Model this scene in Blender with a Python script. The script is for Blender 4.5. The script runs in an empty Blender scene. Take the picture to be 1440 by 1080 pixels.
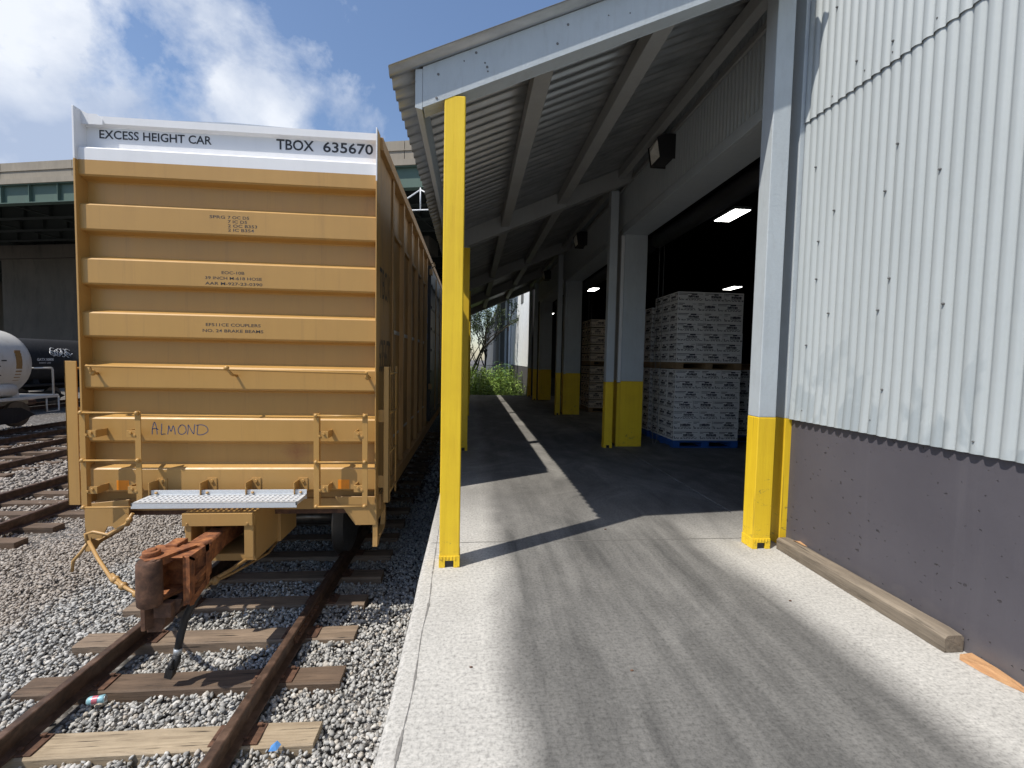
import bpy, math, random
import numpy as np
from mathutils import Vector, Matrix, Euler, noise as mnoise
random.seed(7); RNG = np.random.default_rng(7)
sc = bpy.context.scene
COL = sc.collection
R = math.radians

# ------------------------------------------------------------------ camera
YAW, PITCH, ROLL = .0895, .0525, -.0199
def cam_matrix():
    cy, sy = math.cos(YAW), math.sin(YAW)
    f = Vector((sy*math.cos(PITCH), cy*math.cos(PITCH), -math.sin(PITCH)))
    r = Vector((cy, -sy, 0)); d = f.cross(r)
    c, s = math.cos(ROLL), math.sin(ROLL)
    r2 = c*r + s*d; d2 = -s*r + c*d
    m = Matrix((r2, -d2, -f)).transposed().to_4x4()
    m.translation = Vector((0, 0, 1.48))
    return m
cd = bpy.data.cameras.new("camera"); cam = bpy.data.objects.new("camera", cd); COL.objects.link(cam)
cd.sensor_width = 36; cd.lens = 16.0; cd.clip_start = .05; cd.clip_end = 3000
cam.matrix_world = cam_matrix(); sc.camera = cam

# ------------------------------------------------------------------ light
SUNV = Vector((-.535, -.31, 1)).normalized()          # towards the sun
w = bpy.data.worlds.new("World"); sc.world = w; w.use_nodes = True
N = w.node_tree.nodes; L = w.node_tree.links; N.clear()
wo = N.new('ShaderNodeOutputWorld'); bg = N.new('ShaderNodeBackground'); L.new(bg.outputs[0], wo.inputs[0])
sky = N.new('ShaderNodeTexSky'); sky.sky_type = 'NISHITA'; sky.sun_disc = False
sky.sun_elevation = math.asin(SUNV.z); sky.sun_rotation = math.atan2(SUNV.x, SUNV.y)
sky.air_density = 1.2; sky.dust_density = .7; sky.ozone_density = 3.0
bg.inputs[1].default_value = .12
# clouds live in the sky itself, in world directions
tc = N.new('ShaderNodeTexCoord')
mp = N.new('ShaderNodeMapping'); mp.inputs['Scale'].default_value = (1, 1, 1.15); L.new(tc.outputs['Generated'], mp.inputs[0])
def wnoise(scale, det, rough, dist=0., off=(0, 0, 0)):
    m2 = N.new('ShaderNodeMapping'); m2.inputs['Location'].default_value = off; L.new(mp.outputs[0], m2.inputs[0])
    n = N.new('ShaderNodeTexNoise'); n.inputs['Scale'].default_value = scale; n.inputs['Detail'].default_value = det
    n.inputs['Roughness'].default_value = rough; n.inputs['Distortion'].default_value = dist; L.new(m2.outputs[0], n.inputs[0]); return n
def wm(op, a, b=None, c=None, clamp=False):
    n = N.new('ShaderNodeMath'); n.operation = op; n.use_clamp = clamp
    for i, v in enumerate((a, b, c)):
        if v is None: continue
        if isinstance(v, (int, float)): n.inputs[i].default_value = v
        else: L.new(v, n.inputs[i])
    return n.outputs[0]
cdir = Vector((-.66, .66, .36)).normalized()
dot = N.new('ShaderNodeVectorMath'); dot.operation = 'DOT_PRODUCT'; L.new(tc.outputs['Generated'], dot.inputs[0]); dot.inputs[1].default_value = cdir
n1 = wnoise(3.4, 9, .58, .25, (3.3, 1.2, .4)); n2 = wnoise(7, 8, .6, .3, (.2, 4.1, 2.0)); n3 = wnoise(1.7, 3, .5, 0, (6.1, 2.2, 1.))
edge = wm('MULTIPLY', wm('SUBTRACT', dot.outputs['Value'], .905), 5.5)
dens = wm('ADD', wm('ADD', wm('MULTIPLY', n1.outputs[0], 1.7), wm('MULTIPLY', n2.outputs[0], .5)), wm('MINIMUM', edge, .16))
fac = wm('MULTIPLY', wm('SUBTRACT', dens, .985), 4.2, clamp=True)
fac = wm('MINIMUM', fac, .93)
cr = N.new('ShaderNodeValToRGB'); cr.color_ramp.elements[0].position = .38; cr.color_ramp.elements[0].color = (3.6, 4.3, 5.7, 1)
cr.color_ramp.elements[1].position = .62; cr.color_ramp.elements[1].color = (7.4, 7.7, 8.2, 1)
sh = wm('ADD', wm('MULTIPLY', wnoise(4.6, 6, .55, .2, (1.1, .3, 5.)).outputs[0], .75), wm('MULTIPLY', n2.outputs[0], .25))
L.new(sh, cr.inputs[0])
mx = N.new('ShaderNodeMixRGB'); L.new(fac, mx.inputs[0]); tint = N.new('ShaderNodeMixRGB'); tint.blend_type = 'MULTIPLY'; tint.inputs[0].default_value = 1; L.new(sky.outputs[0], tint.inputs[1]); tint.inputs[2].default_value = (1.12, 1.10, 1.14, 1); L.new(tint.outputs[0], mx.inputs[1]); L.new(cr.outputs[0], mx.inputs[2])
L.new(mx.outputs[0], bg.inputs[0])
sl = bpy.data.lights.new("sun", 'SUN'); sun = bpy.data.objects.new("sun", sl); COL.objects.link(sun)
sl.energy = 4.5; sl.angle = R(.53); sl.color = (1, .945, .85)
sun.rotation_euler = SUNV.to_track_quat('Z', 'Y').to_euler()
sc.view_settings.view_transform = 'Standard'; sc.view_settings.look = 'None'
sc.view_settings.exposure = 0.1; sc.view_settings.gamma = 1
sc.cycles.max_bounces = 6; sc.cycles.diffuse_bounces = 4; sc.cycles.glossy_bounces = 2; sc.cycles.transmission_bounces = 2

# ------------------------------------------------------------------ materials
def new_mat(name):
    m = bpy.data.materials.new(name); m.use_nodes = True
    nt = m.node_tree; b = nt.nodes['Principled BSDF']
    return m, nt, b
class NT:
    """small helper round a node tree"""
    def __init__(s, nt): s.nt = nt; s.N = nt.nodes; s.L = nt.links; s.co = None
    def inp(s, sock, v):
        if v is None: return
        if hasattr(v, 'is_linked') or hasattr(v, 'links'): s.L.new(v, sock)
        else: sock.default_value = v
    def coord(s, scale=(1, 1, 1), loc=(0, 0, 0), rot=(0, 0, 0)):
        if s.co is None:
            g = s.N.new('ShaderNodeNewGeometry'); s.co = g.outputs['Position']; s.geo = g
        m = s.N.new('ShaderNodeMapping'); m.inputs['Scale'].default_value = scale
        m.inputs['Location'].default_value = loc; m.inputs['Rotation'].default_value = rot
        s.L.new(s.co, m.inputs[0]); return m.outputs[0]
    def noise(s, scale, detail=4, rough=.55, dist=0, vec=None, out=0):
        n = s.N.new('ShaderNodeTexNoise'); n.inputs['Scale'].default_value = scale; n.inputs['Detail'].default_value = detail
        n.inputs['Roughness'].default_value = rough; n.inputs['Distortion'].default_value = dist
        s.L.new(vec if vec is not None else s.coord(), n.inputs[0]); return n.outputs[out]
    def math(s, op, a, b=None, c=None, clamp=False):
        n = s.N.new('ShaderNodeMath'); n.operation = op; n.use_clamp = clamp
        for i, v in enumerate((a, b, c)):
            if v is not None: s.inp(n.inputs[i], v)
        return n.outputs[0]
    def ramp(s, fac, stops):
        n = s.N.new('ShaderNodeValToRGB'); e = n.color_ramp.elements
        while len(e) < len(stops): e.new(.5)
        for i, (p, c) in enumerate(stops):
            e[i].position = p; e[i].color = c if len(c) == 4 else (*c, 1)
        s.L.new(fac, n.inputs[0]); return n.outputs[0]
    def mix(s, fac, a, b, mode='MIX'):
        n = s.N.new('ShaderNodeMixRGB'); n.blend_type = mode
        s.inp(n.inputs[0], fac)
        for i, v in ((1, a), (2, b)):
            if isinstance(v, tuple): v = v if len(v) == 4 else (*v, 1)
            s.inp(n.inputs[i], v)
        return n.outputs[0]
    def bump(s, h, strength, dist=.01, normal=None):
        n = s.N.new('ShaderNodeBump'); n.inputs['Strength'].default_value = strength; n.inputs['Distance'].default_value = dist
        s.L.new(h, n.inputs['Height'])
        if normal is not None: s.L.new(normal, n.inputs['Normal'])
        return n.outputs[0]
    def sep(s, vec=None):
        n = s.N.new('ShaderNodeSeparateXYZ'); s.L.new(vec if vec is not None else s.coord(), n.inputs[0]); return n.outputs
def sc3(c, k): return (c[0]*k, c[1]*k, c[2]*k)
def paint(name, c, rough=.5, metal=0., var=.12, scale=2., dirt=None, dirt_amt=.3, bump=.15, bscale=60, streak=True, spec=.5):
    m, nt, b = new_mat(name); t = NT(nt)
    v = t.noise(scale, 6, .6)
    v2 = t.noise(scale*3, 5, .6, vec=t.coord((2.5, 2.5, .25) if streak else (1, 1, 1)))
    f = t.math('ADD', t.math('MULTIPLY', v, .6), t.math('MULTIPLY', v2, .4))
    col = t.ramp(f, [(.3, sc3(c, 1-var)), (.7, sc3(c, 1+var*.7))])
    if dirt:
        d = t.noise(scale*2.3, 8, .7, .4, vec=t.coord((2, 2, .5) if streak else (1, 1, 1), (5, 3, 1)))
        col = t.mix(t.math('MULTIPLY', t.math('SUBTRACT', d, .52), 5*dirt_amt, clamp=True), col, dirt)
    t.L.new(col, b.inputs['Base Color'])
    r = t.math('ADD', t.math('MULTIPLY', v2, .25), rough-.12); t.L.new(r, b.inputs['Roughness'])
    b.inputs['Metallic'].default_value = metal; b.inputs['Specular IOR Level'].default_value = spec
    if bump: t.L.new(t.bump(t.noise(bscale, 5, .6), bump, .004), b.inputs['Normal'])
    return m
M = {}
M['carside'] = paint('shaded_grimy_side_paint', (.41, .235, .085), .5, var=.22, scale=1.1, dirt=(.10, .065, .035), dirt_amt=.7, bump=.1, bscale=25)  # car ochre darkened for the shaded side, plus real grime streaks
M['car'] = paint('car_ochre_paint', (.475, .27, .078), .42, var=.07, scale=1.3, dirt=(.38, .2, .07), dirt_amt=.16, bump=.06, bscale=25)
def car_extra():
    m = M['car']; nt = m.node_tree; t = NT(nt); b = nt.nodes['Principled BSDF']
    col = b.inputs['Base Color'].links[0].from_socket
    x, y, z = t.sep()[:3]
    # reddish scuff low on the right, dust thrown up along the foot, faint vertical runs
    dx_ = t.math('ABSOLUTE', t.math('SUBTRACT', x, -1.80)); dz_ = t.math('ABSOLUTE', t.math('SUBTRACT', z, .48))
    k = t.math('SUBTRACT', 1., t.math('ADD', t.math('MULTIPLY', dx_, 5.), t.math('MULTIPLY', dz_, 6.)), clamp=True)
    n = t.noise(38, 5, .7)
    col = t.mix(t.math('MULTIPLY', t.math('MULTIPLY', k, n), 1.1, clamp=True), col, (.26, .07, .025))
    dust = t.math('MULTIPLY', t.math('SUBTRACT', t.math('ADD', .25, t.math('MULTIPLY', t.noise(3, 6, .65), .9)), z), .8, clamp=True)
    col = t.mix(t.math('MULTIPLY', dust, .28), col, (.30, .22, .14))
    run = t.noise(1., 6, .7, .1, vec=t.coord((16, 16, .55), (1, 0, 4)))
    col = t.mix(t.math('MULTIPLY', t.math('SUBTRACT', run, .57), 1.6, clamp=True), col, (.20, .115, .05))
    wear = t.noise(24, 8, .8, .5)
    col = t.mix(t.math('MULTIPLY', t.math('SUBTRACT', wear, .68), 5, clamp=True), col, (.24, .12, .05))
    t.L.new(col, b.inputs['Base Color'])
car_extra()
M['car_white'] = paint('car_white_paint', (.80, .80, .81), .45, var=.04, scale=1.3, dirt=(.6, .6, .6), dirt_amt=.15, bump=.05, bscale=25)
def post_paint():
    m, nt, b = new_mat('post_yellow_paint'); t = NT(nt)
    grain = t.noise(1.0, 7, .7, .3, vec=t.coord((26, 26, 1.1)))
    v = t.noise(2.5, 5, .6)
    col = t.ramp(t.math('ADD', t.math('MULTIPLY', grain, .5), t.math('MULTIPLY', v, .5)), [(.3, (.74, .47, .018)), (.55, (.87, .59, .022)), (.75, (.92, .65, .035))])
    x, y, z = t.sep()[:3]
    low = t.math('MULTIPLY', t.math('SUBTRACT', 1.0, z), .14, clamp=True)
    sc1 = t.noise(11, 7, .75, .8, vec=t.coord((1, 1, 2.2)))
    f = t.math('MULTIPLY', t.math('SUBTRACT', t.math('ADD', sc1, low), .70), 14, clamp=True)
    col = t.mix(t.math('MULTIPLY', f, .7), col, (.16, .12, .06))
    ck = t.noise(1.0, 3, .5, .2, vec=t.coord((38, 38, .9), (3, 1, 2)))
    col = t.mix(t.math('MULTIPLY', t.math('SUBTRACT', ck, .69), 16, clamp=True), col, (.35, .22, .02))
    t.L.new(col, b.inputs['Base Color']); b.inputs['Roughness'].default_value = .55
    t.L.new(t.bump(t.math('SUBTRACT', grain, t.math('MULTIPLY', f, .4)), .5, .006), b.inputs['Normal']); return m
M['yellow'] = post_paint()
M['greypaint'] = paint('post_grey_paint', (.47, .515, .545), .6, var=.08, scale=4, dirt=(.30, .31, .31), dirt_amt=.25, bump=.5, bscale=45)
M['darkgrey'] = paint('purlin_grey_paint', (.15, .15, .15), .65, var=.12, scale=4, bump=.4, bscale=45)
M['shadegrey'] = paint('shaded_beam_grey_paint', (.31, .315, .31), .65, var=.12, scale=4, bump=.4, bscale=45)  # same grey as the front rafter, darkened for shade under the canopy
M['galvlight'] = paint('bright_galvanised_steel', (.62, .64, .66), .5, .15, var=.08, scale=12, bump=.05)
M['galv'] = paint('galvanised_steel', (.52, .54, .56), .38, .55, var=.12, scale=12, bump=.05)
M['lettering'] = paint('black_lettering', (.03, .03, .034), .55, var=.2, bump=0)
M['white_letter'] = paint('white_lettering', (.7, .7, .7), .6, var=.1, bump=0)
M['blue_ink'] = paint('blue_marker_ink', (.03, .09, .24), .5, var=.1, bump=0)
M['orange'] = paint('orange_reflector', (.85, .28, .02), .35, var=.1, scale=20, bump=0)
M['scrapblue'] = paint('blue_plastic', (.10, .28, .62), .4, bump=0)
M['bluesq'] = paint('blue_label', (.03, .06, .4), .4, bump=0)
M['black'] = paint('black_paint', (.02, .02, .022), .45, var=.3, dirt=(.05, .045, .04), dirt_amt=.4, bump=.1)
M['rubber'] = paint('black_rubber', (.022, .022, .024), .55, var=.3, dirt=(.09, .08, .07), dirt_amt=.5, bump=.3, bscale=90)
M['steel'] = paint('dark_wheel_steel', (.22, .21, .20), .35, .8, var=.3, dirt=(.09, .05, .03), dirt_amt=.6)
M['tankwhite'] = paint('tank_off_white_paint', (.62, .60, .55), .4, var=.08, scale=1.2, dirt=(.33, .29, .22), dirt_amt=.35)
M['tankblack'] = paint('tank_black_paint', (.014, .015, .018), .6, var=.2, dirt=(.07, .065, .06), dirt_amt=.4)
M['rustyellow'] = paint('worn_ochre_paint', (.30, .18, .065), .55, var=.2, scale=9, dirt=(.10, .05, .025), dirt_amt=.8, bump=.3)
M['bridgegreen'] = paint('bridge_green_paint', (.085, .135, .11), .7, var=.15, scale=.6, dirt=(.08, .08, .06), dirt_amt=.3, bump=.1)
M['bridgeshade'] = paint('bridge_shaded_green', (.028, .036, .033), .8, var=.3, scale=.6, bump=.1)  # girder green darkened to paint in the shade below the deck
M['bridgeconc'] = paint('parapet_concrete', (.31, .27, .215), .85, var=.18, scale=.9, dirt=(.2, .17, .13), dirt_amt=.4, bump=.3, bscale=8)
M['pierconc'] = paint('shaded_pier_concrete', (.085, .074, .062), .9, var=.3, scale=.35, dirt=(.03, .026, .022), dirt_amt=.6, bump=.3, bscale=8)  # concrete coloured dark brown to put under-bridge shade into it
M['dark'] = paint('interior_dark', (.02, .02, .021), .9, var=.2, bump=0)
M['plastic_blue'] = paint('blue_pallet_paint', (.02, .10, .36), .6, var=.3, scale=9, dirt=(.1, .12, .16), dirt_amt=.4)
M['carton'] = paint('carton_white_board', (.74, .73, .72), .75, var=.1, scale=6, bump=.1)
M['cartonb'] = paint('carton_tan_board', (.62, .54, .45), .75, var=.12, scale=6, bump=.1)
M['print'] = paint('carton_print', (.035, .03, .045), .7, var=.3, bump=0)
M['bluepaint'] = paint('can_blue', (.35, .62, .70), .3, .3, var=.1, bump=0)
M['canred'] = paint('can_red', (.55, .16, .2), .35, .2, var=.1, bump=0)
M['whitepipe'] = paint('white_downpipe', (.7, .71, .72), .5, var=.05)
M['lens'] = paint('lamp_lens', (.8, .78, .7), .4, var=.2, scale=15, bump=0)
M['bark'] = paint('bark', (.035, .028, .022), .9, var=.3, scale=20, bump=.5)
M['siding_white'] = paint('white_far_siding', (.72, .74, .75), .6, var=.05)
M['siding_far'] = paint('shaded_far_siding_grey', (.11, .12, .13), .7, var=.2, scale=.8)  # siding colour darkened to stand for the shade on this far wall

def emis(name, c, s):
    m, nt, b = new_mat(name); b.inputs['Base Color'].default_value = (*c, 1)
    b.inputs['Emission Color'].default_value = (*c, 1); b.inputs['Emission Strength'].default_value = s; return m
M['lamp'] = emis('lamp_glow', (1, .97, .9), 9)

def wood(name, a, b_, rough=.8, axis='x', bump=.5, sc_=1.):
    m, nt, b = new_mat(name); t = NT(nt)
    st = {'x': (.8, 14, 14), 'y': (14, .8, 14), 'z': (14, 14, .8)}[axis]
    oi = nt.nodes.new('ShaderNodeObjectInfo')
    mp_ = nt.nodes.new('ShaderNodeVectorMath'); mp_.operation = 'ADD'
    t.L.new(t.coord(tuple(x*sc_ for x in st)), mp_.inputs[0])
    cmb = nt.nodes.new('ShaderNodeCombineXYZ'); t.L.new(t.math('MULTIPLY', oi.outputs['Random'], 37.), cmb.inputs[0]); t.L.new(t.math('MULTIPLY', oi.outputs['Random'], 11.), cmb.inputs[1])
    t.L.new(cmb.outputs[0], mp_.inputs[1])
    g = t.noise(1.6, 9, .72, .9, vec=mp_.outputs[0]); g2 = t.noise(4, 5, .6, vec=t.coord((1, 1, 1), (2, 7, 1)))
    f = t.math('ADD', t.math('MULTIPLY', g, .75), t.math('MULTIPLY', g2, .25))
    mid = tuple((x+y)/2 for x, y in zip(a, b_))
    col = t.ramp(f, [(.28, a), (.5, mid), (.72, b_)])
    crack = t.noise(3.2, 3, .5, .3, vec=mp_.outputs[0])
    col = t.mix(t.math('MULTIPLY', t.math('SUBTRACT', crack, .62), 9, clamp=True), col, sc3(a, .3))
    t.L.new(col, b.inputs['Base Color']); b.inputs['Roughness'].default_value = rough
    t.L.new(t.bump(f, bump, .02), b.inputs['Normal']); return m
M['tie_light'] = wood('tie_light_wood', (.17, .125, .08), (.52, .42, .29))
M['tie_brown'] = wood('tie_brown_wood', (.045, .03, .021), (.20, .135, .09))
M['tie_mid'] = wood('tie_weathered_wood', (.09, .065, .047), (.34, .25, .175))
M['pallet_wood'] = wood('pallet_wood', (.16, .10, .05), (.36, .25, .14))
M['timber'] = wood('timber_wood', (.05, .038, .028), (.34, .28, .21), axis='y')
M['split_wood'] = wood('split_wood', (.30, .12, .045), (.72, .44, .22), axis='y', bump=.8)

def rust(name, a, b_, c, bump=.5, sc_=14, rough=.8):
    m, nt, b = new_mat(name); t = NT(nt)
    f = t.noise(sc_, 8, .65, .3)
    col = t.ramp(f, [(.3, a), (.5, b_), (.68, c)])
    t.L.new(col, b.inputs['Base Color']); b.inputs['Roughness'].default_value = rough
    t.L.new(t.bump(t.noise(sc_*5, 5, .6), bump, .003), b.inputs['Normal']); return m
M['rust'] = rust('orange_rust', (.085, .034, .017), (.24, .086, .032), (.42, .17, .06))
M['rust_dark'] = rust('dark_brown_rust', (.05, .026, .017), (.10, .05, .03), (.17, .085, .05))
M['rail'] = rust('rail_rust', (.03, .018, .013), (.075, .043, .028), (.14, .085, .058), sc_=9, rough=.55)

def concrete_slab():
    m, nt, b = new_mat('worn_concrete'); t = NT(nt)
    x, y, z = t.sep()[:3]
    wob = t.math('MULTIPLY', t.math('SUBTRACT', t.noise(.7, 3, .5), .5), .45)
    xs = t.math('ADD', x, wob)
    # worn traffic lane: x 0.2..2.0, soft edges
    a = t.math('MULTIPLY', t.math('SUBTRACT', xs, .12), 5., clamp=True)
    c_ = t.math('MULTIPLY', t.math('SUBTRACT', 2.12, xs), 3.6, clamp=True)
    far = t.math('MULTIPLY', t.math('SUBTRACT', y, 3.2), .8, clamp=True)
    lane = t.math('MULTIPLY', a, t.math('MAXIMUM', c_, far))
    streak = t.noise(1.0, 7, .62, .2, vec=t.coord((7.5, .5, 1), (0, 0, 0), (0, 0, R(-2))))
    streak2 = t.noise(1.0, 4, .6, .6, vec=t.coord((3.2, .9, 1), (4, 2, 0), (0, 0, R(9))))
    fine = t.noise(55, 8, .75); mid = t.noise(3.2, 8, .68)
    brush = t.noise(1., 5, .7, vec=t.coord((9, 120, 1)))
    blot = t.noise(1.6, 8, .7, .6, vec=t.coord((1, .75, 1), (3, 1, 0)))
    s = t.math('ADD', t.math('ADD', t.math('MULTIPLY', streak, .45), t.math('MULTIPLY', streak2, .2)), t.math('MULTIPLY', blot, .35))
    dk = t.math('MULTIPLY', lane, t.ramp(s, [(.3, (1, 1, 1)), (.7, (.36, .36, .36))]))
    base = t.mix(mid, (.40, .388, .362), (.57, .553, .515))
    col = t.mix(t.math('MULTIPLY', t.math('ADD', dk, t.math('MULTIPLY', lane, .26)), .9, clamp=True), base, (.088, .086, .082))
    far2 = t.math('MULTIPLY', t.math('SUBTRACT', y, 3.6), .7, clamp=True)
    shade_stain = t.ramp(t.noise(1.1, 9, .72, 1.0, vec=t.coord((1, .8, 1), (7, 2, 0))), [(.34, (.10, .096, .09)), (.5, (.19, .182, .17)), (.64, (.31, .298, .275))])
    col = t.mix(t.math('MULTIPLY', far2, .66), col, shade_stain)  # floor under the canopy coloured darker for shade, with stain-like mottling
    fineR = t.ramp(fine, [(.36, (.58, .58, .58)), (.5, (.96, .96, .96)), (.66, (1.18, 1.18, 1.18))])
    col = t.mix(1., col, fineR, 'MULTIPLY')
    br = t.ramp(brush, [(.35, (.86, .86, .86)), (.6, (1.05, 1.05, 1.05))])
    col = t.mix(.8, col, br, 'MULTIPLY')
    for (ax, ay, rad, wd, amt) in ((4.9, 3.2, 3.15, .10, .5), (4.9, 3.2, 2.75, .07, .35), (5.2, 8.4, 3.6, .12, .45), (5.4, 8.2, 4.1, .08, .35)):
        dx_ = t.math('SUBTRACT', x, ax); dy_ = t.math('SUBTRACT', y, ay)
        dd = t.math('SQRT', t.math('ADD', t.math('MULTIPLY', dx_, dx_), t.math('MULTIPLY', dy_, dy_)))
        k_ = t.math('SUBTRACT', 1., t.math('DIVIDE', t.math('ABSOLUTE', t.math('SUBTRACT', dd, rad)), wd), clamp=True)
        k_ = t.math('MULTIPLY', t.math('MULTIPLY', k_, t.math('MULTIPLY', streak2, 1.2)), amt)
        k_ = t.math('MULTIPLY', k_, t.math('MULTIPLY', t.math('SUBTRACT', y, 3.0), 1.2, clamp=True))
        col = t.mix(k_, col, (.07, .068, .065))
    # fine dark specks and small stains
    sp = t.noise(90, 3, .6)
    col = t.mix(t.math('MULTIPLY', t.math('SUBTRACT', sp, .68), 9, clamp=True), col, (.10, .095, .09))
    st = t.noise(2.1, 9, .75, 1.2, vec=t.coord((1, 1, 1), (9, 4, 0)))
    col = t.mix(t.math('MULTIPLY', t.math('SUBTRACT', st, .60), 2.2, clamp=True), col, (.26, .245, .22))
    t.L.new(col, b.inputs['Base Color'])
    b.inputs['Roughness'].default_value = .82
    h = t.math('ADD', t.math('MULTIPLY', fine, .6), t.math('MULTIPLY', brush, .6))
    t.L.new(t.bump(h, .35, .004), b.inputs['Normal']); return m
M['slab'] = concrete_slab()

def base_wall():
    m, nt, b = new_mat('painted_cast_concrete'); t = NT(nt)
    v = t.noise(1.2, 6, .6)
    col = t.ramp(v, [(.25, (.078, .072, .086)), (.75, (.104, .097, .112))])
    vo = nt.nodes.new('ShaderNodeTexVoronoi'); vo.voronoi_dimensions = '2D'; vo.inputs['Scale'].default_value = 22; wv = nt.nodes.new('ShaderNodeVectorMath'); wv.operation = 'ADD'; t.L.new(t.coord((1, .8, 1), (0, 0, 0), (0, R(90), 0)), wv.inputs[0]); wn = nt.nodes.new('ShaderNodeVectorMath'); wn.operation = 'SCALE'; wn.inputs['Scale'].default_value = .035; t.L.new(t.noise(26, 3, .6, out=1), wn.inputs[0]); t.L.new(wn.outputs[0], wv.inputs[1]); t.L.new(wv.outputs[0], vo.inputs[0])
    dv = nt.nodes.new('ShaderNodeVectorMath'); dv.operation = 'ADD'
    sepc = nt.nodes.new('ShaderNodeSeparateColor'); t.L.new(vo.outputs['Color'], sepc.inputs[0])
    patch = t.noise(1.1, 2, .5, vec=t.coord((1, 1, 1), (3, 8, 2)))
    rad = t.math('MULTIPLY', t.math('MULTIPLY', t.math('SUBTRACT', sepc.outputs[0], .62), .50, clamp=True), t.math('MULTIPLY', t.math('SUBTRACT', patch, .34), 5., clamp=True))
    n = t.math('MULTIPLY', t.math('SUBTRACT', t.noise(50, 3, .5), .5), .16)
    pit = t.math('MULTIPLY', t.math('SUBTRACT', rad, t.math('ADD', vo.outputs['Distance'], n)), 22, clamp=True)
    x, y, z = t.sep()[:3]
    dust = t.math('MULTIPLY', t.math('SUBTRACT', t.math('ADD', .05, t.math('MULTIPLY', t.noise(6, 5, .6), .22)), z), 5, clamp=True)
    col = t.mix(t.math('MULTIPLY', dust, .4), col, (.24, .22, .20))
    run = t.noise(1., 6, .65, vec=t.coord((1, 5, .35), (2, 2, 2)))
    col = t.mix(t.math('MULTIPLY', t.math('SUBTRACT', run, .56), 2.4, clamp=True), col, (.128, .120, .134))
    col = t.mix(t.math('MULTIPLY', pit, .7), col, (.04, .036, .04))
    t.L.new(col, b.inputs['Base Color']); b.inputs['Roughness'].default_value = .6
    hb = t.math('SUBTRACT', t.math('MULTIPLY', t.noise(18, 6, .6), .12), pit)
    t.L.new(t.bump(hb, .9, .012), b.inputs['Normal']); return m
M['basewall'] = base_wall()

def siding():
    m, nt, b = new_mat('pale_siding_paint'); t = NT(nt)
    x, y, z = t.sep()[:3]
    v = t.noise(1.5, 6, .6, vec=t.coord((1, 2, .4)))
    col = t.ramp(v, [(.3, (.40, .435, .445)), (.7, (.445, .48, .49))])
    # paint touch-up patches near the foot of the sheets
    low = t.math('MULTIPLY', t.math('SUBTRACT', 1.95, z), 1.3, clamp=True)
    p = t.noise(5.5, 3, .45, .5, vec=t.coord((1, 1.3, .6), (2, 2, 7)))
    pt = t.math('MULTIPLY', t.math('SUBTRACT', t.math('ADD', p, t.math('MULTIPLY', low, .16)), .64), 14, clamp=True)
    col = t.mix(t.math('MULTIPLY', t.math('MULTIPLY', pt, low), .75), col, (.31, .35, .37))
    t.L.new(col, b.inputs['Base Color']); b.inputs['Roughness'].default_value = .55
    t.L.new(t.bump(t.noise(7, 4, .6), .12, .01), b.inputs['Normal']); return m
M['siding'] = siding()

def roof_sheet():
    m, nt, b = new_mat('galvanised_roof_sheet'); t = NT(nt)
    v = t.noise(3, 6, .65, .3, vec=t.coord((.5, 3, 1)))
    col = t.ramp(v, [(.3, (.28, .29, .295)), (.52, (.42, .43, .435)), (.72, (.54, .55, .55))])
    ru = t.noise(2.4, 7, .7, .5, vec=t.coord((.6, 1, 1), (1, 9, 3)))
    col = t.mix(t.math('MULTIPLY', t.math('SUBTRACT', ru, .6), 4, clamp=True), col, (.17, .14, .11))
    t.L.new(col, b.inputs['Base Color']); b.inputs['Roughness'].default_value = .32; b.inputs['Metallic'].default_value = .7; return m
M['roof'] = roof_sheet()

def ground_mat():
    m, nt, b = new_mat('gravel_ground'); t = NT(nt)
    vo = nt.nodes.new('ShaderNodeTexVoronoi'); vo.inputs['Scale'].default_value = 17; t.L.new(t.coord(), vo.inputs[0])
    sepc = nt.nodes.new('ShaderNodeSeparateColor'); t.L.new(vo.outputs['Color'], sepc.inputs[0])
    col = t.ramp(sepc.outputs[0], [(0, (.12, .115, .11)), (.5, (.27, .255, .24)), (1, (.5, .48, .46))])
    br = t.noise(.35, 5, .6)
    col = t.mix(t.math('MULTIPLY', t.math('SUBTRACT', br, .42), 2.5, clamp=True), col, (.2, .165, .14))
    col = t.mix(t.math('MULTIPLY', vo.outputs['Distance'], 1.2, clamp=True), col, (.05, .045, .04))
    t.L.new(col, b.inputs['Base Color']); b.inputs['Roughness'].default_value = .95
    t.L.new(t.bump(t.math('SUBTRACT', 1., vo.outputs['Distance']), 1., .04), b.inputs['Normal']); return m
M['ground'] = ground_mat()
def stone_mat():
    m, nt, b = new_mat('ballast_stone'); t = NT(nt)
    t.coord(); rnd = t.geo.outputs['Random Per Island']
    col = t.ramp(rnd, [(0, (.22, .215, .205)), (.25, (.34, .335, .32)), (.55, (.45, .445, .425)), (.8, (.57, .555, .525)), (.93, (.47, .42, .355)), (1, (.68, .665, .63))])
    x, y, z = t.sep()[:3]
    # dusty brown walkway fines to the left of the track
    k = t.math('ADD', t.math('MULTIPLY', t.math('SUBTRACT', -4.3, x), 1.1), t.math('MULTIPLY', t.math('SUBTRACT', t.noise(.8, 4, .6), .5), 2.0))
    k = t.math('MULTIPLY', t.math('MAXIMUM', t.math('MINIMUM', k, .55), 0.), 1.)
    col = t.mix(k, col, (.34, .275, .215))
    v = t.noise(60, 5, .65)
    col = t.mix(.5, col, t.ramp(v, [(.35, (.6, .6, .6)), (.65, (1.15, 1.15, 1.15))]), 'MULTIPLY')
    t.L.new(col, b.inputs['Base Color']); b.inputs['Roughness'].default_value = .9
    t.L.new(t.bump(v, .5, .004), b.inputs['Normal']); return m
M['stone'] = stone_mat()
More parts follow.
